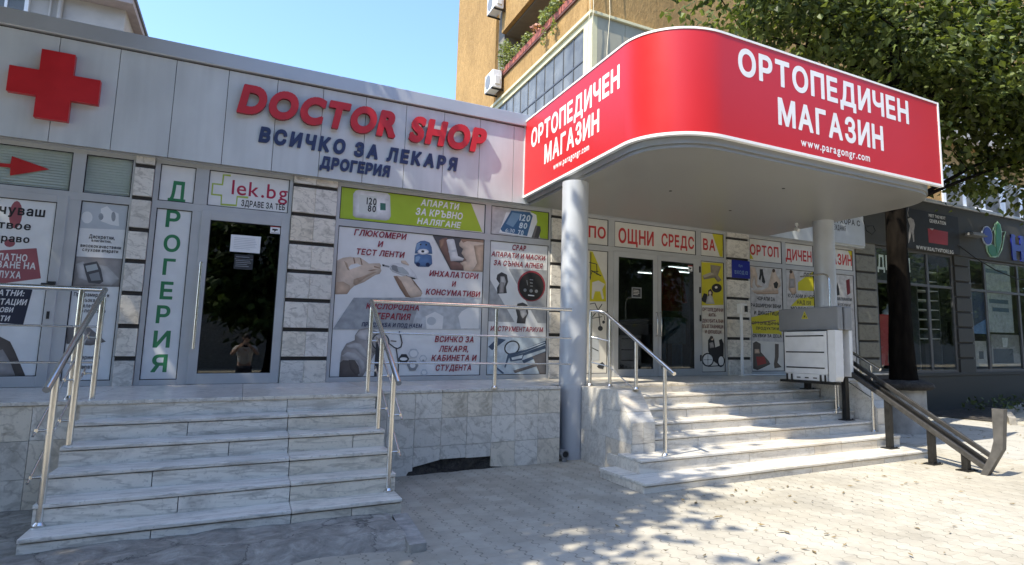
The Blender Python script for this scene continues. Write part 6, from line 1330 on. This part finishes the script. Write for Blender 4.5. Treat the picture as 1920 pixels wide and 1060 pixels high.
def trunk_limbs(parent, base, top, r0, r1, tips, seed, nl=9, nt=60, flare=1.5):
    random.seed(seed)
    b = MB(); P = []; n = 14
    for k in range(n+1):
        t = k/n; w = (r0+(r1-r0)*t)*(1+(flare-1)*max(0, 1-t*9)**2)
        P.append((Vector(base).lerp(Vector(top), t)+Vector((0.10*math.sin(3.1*t+seed), 0.10*math.sin(2.3*t+1), 0))*min(1, t*3)*(1-0*t), w))
    m_ = 14; vs = []
    for p, w in P:
        for i in range(m_):
            a_ = 2*math.pi*i/m_; k_ = 1+0.10*math.sin(3*a_+p.z*2.0)+0.06*math.sin(7*a_-p.z*3)
            vs.append((p.x+w*k_*math.cos(a_), p.y+w*k_*math.sin(a_), p.z))
    b.add(vs, [(j*m_+i, j*m_+(i+1)%m_, (j+1)*m_+(i+1)%m_, (j+1)*m_+i) for j in range(n) for i in range(m_)], 0, True)
    b.add(vs[-m_:], [tuple(range(m_))], 0)
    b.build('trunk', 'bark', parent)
    tp = random.sample(tips, min(nl, len(tips)))
    lm = []
    for q in tp:
        s = P[random.randint(int(n*0.55), n)][0]
        mid = s.lerp(q, 0.5)+Vector((0, 0, 0.35))
        l = MB()
        pts = [s.lerp(mid, u)*(1-u)+mid.lerp(q, u)*u for u in [i/7 for i in range(8)]]
        for (a_, c_), i in zip(zip(pts, pts[1:]), range(7)): l.cyl(a_, c_, r1*0.36*(1-i/7.5), r1*0.36*(1-(i+1)/7.5), 8, caps=False)
        l.build('limb', 'bark', parent); lm += pts[2:]
    if lm and nt:
        tw_ = MB()
        for q in random.sample(tips, min(nt, len(tips))):
            s = min(lm, key=lambda z_: (z_-q).length)
            tw_.cyl(s, s.lerp(q, 0.55)+Vector((0, 0, 0.12)), 0.014, 0.010, 5, caps=False).cyl(s.lerp(q, 0.55)+Vector((0, 0, 0.12)), q, 0.010, 0.004, 5, caps=False)
        tw_.build('twig', 'bark', parent)
# the linden growing through the concrete ring beside the steps
t1 = thing('linden_tree', 'linden tree with a dark trunk beside the canopy, its leaves hanging over the red sign', 'tree', (9.72, -2.0, -0.15))
TB = [((11.6, -1.6, 7.6), (2.6, 1.7, 1.7), 215), ((9.0, -1.3, 6.9), (1.9, 1.4, 1.1), 140), ((7.3, -0.9, 7.0), (1.5, 1.2, 0.9), 34), ((13.6, -2.2, 6.4), (2.3, 1.6, 1.5), 190),
      ((12.0, -1.7, 5.6), (2.2, 1.3, 0.8), 95), ((14.6, -2.1, 4.4), (1.6, 1.1, 0.9), 62), ((10.2, -2.2, 6.0), (1.5, 1.2, 0.8), 85), ((16.2, -2.4, 6.6), (2.0, 1.6, 2.0), 130), ((12.8, -1.4, 4.35), (1.1, 0.5, 0.6), 16), ((10.8, -1.2, 4.7), (1.6, 0.8, 0.5), 40), ((9.4, -1.0, 4.9), (0.9, 0.6, 0.4), 16)]
_, tips = crown('crown', 'linden_leaf', TB, t1, 0.155, 4, 26, 0.36)
trunk_limbs(t1, (9.72, -2.0, -0.30), (10.2, -1.9, 6.2), 0.20, 0.12, tips, 2, 13, 90, 1.35)
rg = thing('tree_ring', 'round concrete ring with a black crust of soil round the linden trunk', 'planter', (9.72, -2.0, GZ))
MB().cyl((9.72, -2.0, GZ-0.05), (9.72, -2.0, -0.18), 0.335, n=32).build('ring', 'concrete_ring', rg)
so = MB(); N = 28
prof = [(0.0, -0.02), (0.28, -0.02), (0.44, -0.07), (0.47, -0.13), (0.40, -0.179)]
so.add([(9.72+(r_*(1+0.12*nz(math.cos(a_)*1.5, math.sin(a_)*1.5, 1.3)))*math.cos(a_), -2.0+(r_*(1+0.12*nz(math.cos(a_)*1.5, math.sin(a_)*1.5, 1.3, 2)))*math.sin(a_), z_+0.02*nz(a_*2, r_*9, 1)) for r_, z_ in prof for a_ in [2*math.pi*i/N for i in range(N)]],
       [(j*N+i, j*N+(i+1)%N, (j+1)*N+(i+1)%N, (j+1)*N+i) for j in range(len(prof)-1) for i in range(N)], 0, True)
so.build('soil', 'earth', rg)
# street trees behind and to the left of the viewer: they shade the left half and show in the door glass
t2 = thing('plane_tree', 'tall street tree left of the steps whose crown shades the pharmacy front', 'tree', (-5.6, -3.9, GZ))
_, tips = crown('crown', 'plane_leaf', SHADE, t2, 0.22, 9, 24, 0.42)
trunk_limbs(t2, (-5.6, -3.9, GZ), (-4.8, -3.2, 6.6), 0.26, 0.15, tips, 5, 12, 0)
t3 = thing('plane_tree', 'street tree behind the viewer, seen mirrored in the door glass', 'tree', (-4.5, -10.5, GZ))
_, tips3 = crown('crown', 'plane_leaf', SHADE2, t3, 0.20, 15, 22, 0.42)
trunk_limbs(t3, (-4.5, -10.5, GZ), (-4.2, -9.6, 6.2), 0.24, 0.14, tips3, 6, 9, 0)
t4 = thing('street_tree', 'dark street tree across the pavement, mirrored in the glass', 'tree', (1, -22, GZ), 'trees across the street')
c4, tips4 = crown('crown', 'plane_leaf', [((1, -22, 5.2), (4.6, 3.0, 3.6), 330), ((1, -22, 2.6), (3.8, 2.4, 1.6), 120)], t4, 0.40, 16, 20, 0.6)
trunk_limbs(t4, (1, -22, GZ), (1, -22, 5), 0.25, 0.15, tips4, 8, 8, 0)
def dup(root, loc, label):
    r_ = root.copy(); COL.objects.link(r_); r_.location = loc; r_['label'] = label
    for ch in list(root.children):
        c_ = ch.copy(); COL.objects.link(c_); c_.parent = r_
    return r_
for loc, lab in (((-8, -23, GZ), 'dark street tree across the pavement, behind the shade trees on the left'), ((10, -21, GZ), 'dark street tree across the pavement opposite the double doors'), ((19, -23, GZ), 'dark street tree across the pavement opposite the wheelchair lift'), ((33, -22, GZ), 'dark street tree across the pavement opposite the dark shopfront'), ((44, -23, GZ), 'unseen tree added to block mirrored sky, third from the right end of its row'), ((54, -22, GZ), 'unseen tree added to block mirrored sky, second from the right end of its row'), ((64, -23, GZ), 'unseen tree added to block mirrored sky, last at the right end of its row')): dup(t4, loc, lab)  # the last three are added to block sky mirrored in the dark windows
tag(MB().box(-90, 160, -36, -33, GZ, 17).build('street_facade', 'kerb_stone'), 'long grey apartment front across the street, unseen and stretched to block the low sky', 'building')  # unseen front, lengthened and raised to keep the low sky off the windows

t5 = thing('plane_tree', 'unseen tree added right of the viewer, shading the dark shopfronts', 'tree', (16.5, -6.8, GZ))  # unseen tree added to hide the sky and darken the neighbouring shop
_, tips5 = crown('crown', 'plane_leaf', [((16.2, -5.6, 6.6), (4.2, 2.6, 2.2), 420), ((21.5, -4.5, 6.6), (3.5, 2.6, 2.2), 300)], t5, 0.20, 25, 22, 0.42)
trunk_limbs(t5, (16.5, -6.8, GZ), (16.6, -6.2, 6.2), 0.24, 0.14, tips5, 16, 9, 0)

# low plants and litter in the planted bed
random.seed(8); l = MB()
for _ in range(30): leaves(l, (random.uniform(13.6, 20), random.uniform(-1.2, 0.2), -0.68), 14, (0.25, 0.2, 0.14), 0.10)
tag(l.build('ground_cover', 'shrub_leaf'), kind='stuff')
random.seed(12); l = MB()
for _ in range(230):
    x, y = (random.uniform(2.2, 9.0), random.uniform(-6.3, -3.9)) if random.random() < 0.5 else (random.uniform(9, 13.5), random.uniform(-4.2, -0.1))
    if x < 7.75 and x > 3.3 and y > -3.8: continue
    a_ = random.uniform(0, 6.28); s = random.uniform(0.018, 0.04); ca, sa = math.cos(a_), math.sin(a_)
    h_ = [random.uniform(0.002, 0.018) for _ in range(4)]
    q = [(-s, 0), (0, -s*0.38), (s, 0), (0, s*0.38)]
    l.add([(x+u*ca-v_*sa, y+u*sa+v_*ca, GZ+0.004+h_[i]) for i, (u, v_) in enumerate(q)], [(0, 1, 2), (0, 2, 3)])
tag(l.build('fallen_leaves', 'dry_leaf'), kind='stuff')

# ================================================================ THE PHOTOGRAPHER (mirrored in the single door)
def skin(name, verts, edges, mat, parent, sub=2):
    me = bpy.data.meshes.new(name)
    me.from_pydata([v_[0] for v_ in verts], edges, []); me.materials.append(M[mat])
    o = bpy.data.objects.new(name, me); COL.objects.link(o)
    o.modifiers.new('skin', 'SKIN').use_smooth_shade = True
    lay = me.skin_vertices[0].data if me.skin_vertices else None
    if lay is None:
        me.attributes.new('skin', 'FLOAT', 'POINT') if False else None
        bpy.context.view_layer.objects.active = o; o.select_set(True)
        bpy.ops.mesh.customdata_skin_add(); lay = me.skin_vertices[0].data
    for i, (p, r_) in enumerate(verts):
        lay[i].radius = r_ if isinstance(r_, tuple) else (r_, r_)
    lay[0].use_root = True
    ss = o.modifiers.new('sub', 'SUBSURF'); ss.levels = sub; ss.render_levels = sub
    if parent is not None:
        o.parent = parent
        if parent.type == 'EMPTY': o.location = -parent.location
    return o
pr = thing('person', 'person in a pale short sleeved shirt holding up a phone, mirrored in the single door', 'person', (0.02, -9.25, GZ))
px_, py_ = 0.03, -9.28
G0 = GZ
def hand_pts(w, fwd, up, side):
    """palm and five bent fingers from wrist w, closing on the phone edge"""
    V, E = [(w, 0.026)], []
    palm = w + fwd*0.075; V.append((palm, (0.036, 0.017))); E.append((0, 1))
    for k, L_ in enumerate((0.070, 0.080, 0.074, 0.058)):
        b0 = palm + up*(0.030-0.021*k) + fwd*0.012; i0 = len(V)
        V += [(b0, 0.0095), (b0+fwd*L_*0.55+side*0.004, 0.009), (b0+fwd*L_*0.75+side*0.028, 0.008), (b0+fwd*L_*0.55+side*0.045, 0.007)]
        E += [(1, i0), (i0, i0+1), (i0+1, i0+2), (i0+2, i0+3)]
    i0 = len(V); t0 = w+fwd*0.035+up*0.028
    V += [(t0, 0.012), (t0+up*0.030+fwd*0.020+side*0.012, 0.0105), (t0+up*0.036+fwd*0.052+side*0.028, 0.009)]
    E += [(0, i0), (i0, i0+1), (i0+1, i0+2)]
    return V, E
hip = Vector((px_, py_-0.02, G0+0.86)); neck = Vector((px_, py_+0.02, G0+1.34)); head = Vector((px_+0.02, py_+0.05, G0+1.47))
V = [(hip, (0.155, 0.105)), (hip+Vector((0, 0.01, 0.18)), (0.135, 0.095)), (hip+Vector((0, 0.02, 0.36)), (0.155, 0.105)), (neck-Vector((0, 0.01, 0.05)), 0.075), (neck, 0.055), (neck+Vector((0, 0.015, 0.045)), 0.052), (head, (0.074, 0.092)), (head+Vector((0, 0.01, 0.075)), (0.072, 0.090)), (head+Vector((0, 0, 0.135)), (0.045, 0.06))]
E = [(i, i+1) for i in range(8)]
for s in (-1, 1):
    o_ = len(V)
    V += [(hip+Vector((0.095*s, 0, -0.08)), 0.082), (hip+Vector((0.11*s, 0.03, -0.42)), 0.058), (hip+Vector((0.115*s, 0.0, -0.78)), 0.042), (hip+Vector((0.12*s, 0.03, -0.83)), 0.042), (hip+Vector((0.13*s, 0.16, -0.845)), 0.034)]
    E += [(0, o_)] + [(o_+i, o_+i+1) for i in range(4)]
for s in (-1, 1):
    sh = neck+Vector((0.185*s, -0.01, -0.075)); el = sh+Vector((0.10*s, 0.19, -0.15)); wr = Vector((0.105*s+0.0, -8.93, 0.44+0.02*s))
    o_ = len(V)
    V += [(sh, 0.058), (sh.lerp(el, 0.5), 0.048), (el, 0.040), (el.lerp(wr, 0.35), 0.042), (wr-(wr-el).normalized()*0.02, 0.027)]
    E += [(2, o_)] + [(o_+i, o_+i+1) for i in range(4)]
    fwd = Vector((-0.35*s, 0.75, 0.25)).normalized(); up = Vector((0, -0.2, 1)).normalized(); up = (up-fwd*up.dot(fwd)).normalized(); side = Vector((-s, 0, 0))
    hv, he = hand_pts(wr, fwd, up, side); h0 = len(V)
    V += hv; E += [(o_+4, h0)] + [(a_+h0, b_+h0) for a_, b_ in he]
body = skin('body', V, E, 'skin_tone', pr)
hd = MB()
hc = head+Vector((0, 0.01, 0.04))
hd.ball(hc+Vector((0, 0.105, -0.01)), 0.017, 8, 0, (0.8, 1.2, 1.3))
for s in (-1, 1): hd.ball(hc+Vector((0.083*s, 0.0, 0.0)), 0.030, 8, 0, (0.4, 0.7, 1.1))
hd.build('face', 'skin_tone', body)
ey = MB()
for s in (-1, 1): ey.ball(hc+Vector((0.032*s, 0.086, 0.02)), 0.012, 8)
ey.ball(hc+Vector((0, 0.088, -0.055)), 0.022, 8, 0, (1.1, 0.4, 0.25)); ey.build('features', 'hair_dark', body)
MB().ball(hc+Vector((0, -0.018, 0.035)), 0.105, 16, 0, (0.86, 0.98, 0.92)).build('hair', 'hair_dark', pr)
V = [(hip+Vector((0, 0, -0.06)), (0.178, 0.125)), (hip+Vector((0, 0.01, 0.18)), (0.155, 0.115)), (hip+Vector((0, 0.02, 0.36)), (0.175, 0.122)), (neck-Vector((0, 0.01, 0.03)), 0.082)]
E = [(0, 1), (1, 2), (2, 3)]
for s in (-1, 1):
    sh = neck+Vector((0.185*s, -0.01, -0.075)); el = sh+Vector((0.10*s, 0.19, -0.15)); o_ = len(V)
    V += [(sh, 0.076), (sh.lerp(el, 0.55), 0.068)]; E += [(2, o_), (o_, o_+1)]
skin('shirt', V, E, 'shirt', pr)
V = [(hip+Vector((0, 0, -0.02)), (0.165, 0.115))]; E = []
for s in (-1, 1):
    o_ = len(V); V += [(hip+Vector((0.095*s, 0, -0.10)), 0.095), (hip+Vector((0.11*s, 0.03, -0.42)), 0.075), (hip+Vector((0.115*s, 0.0, -0.80)), 0.062)]; E += [(0, o_), (o_, o_+1), (o_+1, o_+2)]
skin('trousers', V, E, 'trouser', pr)
ph = thing('phone', 'dark phone held up sideways in both hands of the mirrored person', 'phone', (0, -8.86, 0.42))
MB().box(-0.08, 0.08, -8.868, -8.860, 0.405, 0.482).build('case', 'phone_black', ph, 0.003)
MB().cyl((0.05, -8.8598, 0.462), (0.05, -8.857, 0.462), 0.007, n=12).cyl((0.07, -8.8598, 0.462), (0.07, -8.857, 0.462), 0.007, n=12).build('lens', 'pane_sky', ph)
